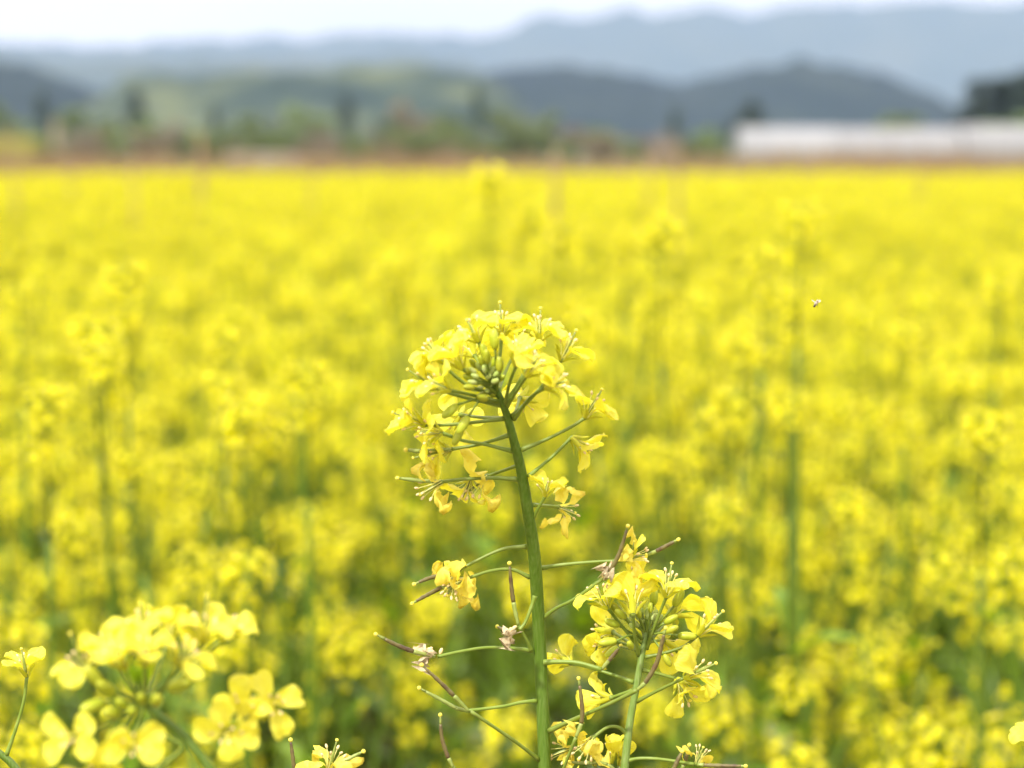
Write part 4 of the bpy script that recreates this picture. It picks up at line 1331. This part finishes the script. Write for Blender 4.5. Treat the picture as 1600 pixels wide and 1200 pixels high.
fC(278, 1040, (0.45, 0.8, 0.3), 'open', -0.006)
fC(196, 1046, (-0.25, 0.8, 0.5), 'half', -0.004)
fC(128, 1150, (-0.35, 0.1, 0.9), 'open', -0.006, roll=0.4)
fC(206, 1160, (0.2, 0.1, 0.85), 'half', -0.014, roll=0.7)
fC(150, 1190, (-0.1, -0.5, 0.8), 'open', 0.0)
fC(352, 1140, (0.2, 0.0, 0.95), 'open', 0.006, roll=0.1, ped=[(296, 1160), (330, 1152)])
fC(418, 1104, (0.35, 0.25, 0.85), 'open', 0.02, s=1.0, roll=0.5, ped=[(300, 1166), (370, 1130)])
fC(382, 1112, (0.1, 0.5, 0.75), 'half', 0.02, s=1.0, ped=[(300, 1166), (350, 1130)])
for (px, py, d, sz) in ((160, 1072, (-0.5, 0.7, 0.3), 'big'), (262, 1076, (0.85, 0.3, 0.4), 'big'), (244, 1100, (0.2, 0.4, 0.9), 'big'), (188, 1116, (-0.4, 0.2, 0.8), 'big'), (164, 1096, (-0.7, -0.2, 0.6), 'big'),
                        (196, 1104, (-0.2, 0.4, 0.8), 'mid'), (210, 1112, (0, 0.2, 0.9), 'mid'), (222, 1098, (0.1, 0.5, 0.8), 'mid'), (178, 1084, (-0.4, 0.5, 0.7), 'big')):
    add_bud(C, px, py, d, sz, DC, -0.006, 1.15, [(228, 1098)], 0.0)
add_ped(C, [(226, 1094), (257, 1147), (286, 1167), (250, 1199), (215, 1240)], 0.0, 0.0, DC, 0.0006)

# ---- D: single flower at the left edge
Dp = plant_root(42, 1058, 0.66, 'single small yellow flower on a thin stalk at the left edge')
pts = [W(p[0], p[1], 0.66) for p in ((120, 1560), (70, 1280), (26, 1203), (-4, 1174), (-40, 1140))]
stalk(Dp, 'stem', [Vector((pts[0].x + 0.02, pts[0].y + 0.03, 0)), Vector((pts[0].x + 0.01, pts[0].y + 0.02, 0.5))] + pts, [0.003, 0.0024, 0.0018, 0.0015, 0.0012, 0.001], M['stem'], 6, 10)
fl(Dp, 42, 1057, (-0.15, 0.97, 0.15), 'half', 0.95, 0.5, 'long', 0.66, 0.0, [(10, 1180), (24, 1141), (37, 1096)], 0.0)

# ---- E: wilting tip at the bottom edge
E = plant_root(520, 1200, 0.655, 'wilting rapeseed tip with a pod stub at the bottom edge left of the stem')
pts = [W(p[0], p[1], 0.655) for p in ((560, 1560), (530, 1320), (490, 1240), (470, 1222))]
stalk(E, 'stem', [Vector((pts[0].x + 0.01, pts[0].y + 0.03, 0)), Vector((pts[0].x, pts[0].y + 0.02, 0.5))] + pts, [0.003, 0.0024, 0.0016, 0.0012, 0.0009], M['stem'], 6, 10)
fl(E, 514, 1204, (0.25, 0.92, 0.2), 'wilt', 1.1, 0.4, 'long', 0.655, 0.0, [(490, 1240), (500, 1222)], 0.0)
add_pod(E, [(512, 1206), (532, 1192), (550, 1183), (568, 1174)], 0.0006, True, 0, 0, 0.655)
add_pod(E, [(470, 1222), (461, 1204), (457, 1180), (454, 1156)], 0.0006, False, 0, 0, 0.655)

# ---- F: petals entering at the right edge
F = plant_root(1610, 1150, 0.66, 'small yellow flower just cut off by the right edge')
pts = [W(p[0], p[1], 0.66) for p in ((1640, 1560), (1645, 1320), (1640, 1240), (1622, 1172))]
stalk(F, 'stem', [Vector((pts[0].x + 0.01, pts[0].y + 0.03, 0)), Vector((pts[0].x, pts[0].y + 0.02, 0.5))] + pts, [0.003, 0.0024, 0.0014, 0.001, 0.0006], M['stem'], 6, 10)
fl(F, 1620, 1168, (-0.3, 0.85, 0.2), 'open', 1.0, 0.1, 'short', 0.66, 0.0)

# ---- the flying insect
dark = mat('insect_dark', [(0.05, 0.035, 0.02), (0.10, 0.07, 0.04)], 900, 0.4, 0.4)
pale = mat('insect_pale', [(0.36, 0.30, 0.22), (0.46, 0.40, 0.31)], 900, 0.5, 0.3)
wing_m = mat('insect_wing', [(0.75, 0.62, 0.42), (0.82, 0.72, 0.55)], 700, 0.25, 0.6, 0.5)
ip = W(1275, 474, 0.672)
I = obj('flying_insect', None, None, Matrix.Translation(ip), label='tiny pale insect with brown head flying above the field', cat='insect')
ax = cdir(0.35, 0.75, 0.45)
mb = MB(); ellipsoid(mb, (0, 0, 0), ax, 0.0019, 0.0006, pale, 10, 7); ellipsoid(mb, ax * 0.0010, ax, 0.0012, 0.00045, pale, 10, 6, 0.4); obj('body', mb.mesh('body'), I)
mb = MB(); ellipsoid(mb, -ax * 0.0012, ax, 0.0008, 0.00048, dark, 10, 6)
for s in (-1, 1):
    ellipsoid(mb, -ax * 0.0013 + RIGHT * s * 0.0003, ax, 0.0004, 0.0002, dark, 6, 4)
obj('head', mb.mesh('head'), I)
for s in (-1, 1):
    mb = MB()
    d = cdir(0.75 * s, 0.62, -0.2)
    n = d.cross(ax).normalized() * 0.00055
    mb.add([(0, 0, 0), d * 0.0008 + n, d * 0.0017 + n * 1.2, d * 0.0021, d * 0.0016 - n * 0.6, d * 0.0007 - n * 0.4], [(0, 1, 2, 3), (0, 3, 4, 5)], wing_m)
    obj('wing', mb.mesh('wing'), I)
for k in range(6):
    mb = MB()
    s = -1 if k % 2 else 1
    o = ax * (0.0004 * (k // 2 - 1))
    tube(mb, [o, o + cdir(0.5 * s, -0.5, 0.3) * 0.0007, o + cdir(0.4 * s, -0.9, 0.1) * 0.0013], 0.00006, dark, 4)
    obj('leg', mb.mesh('leg'), I)
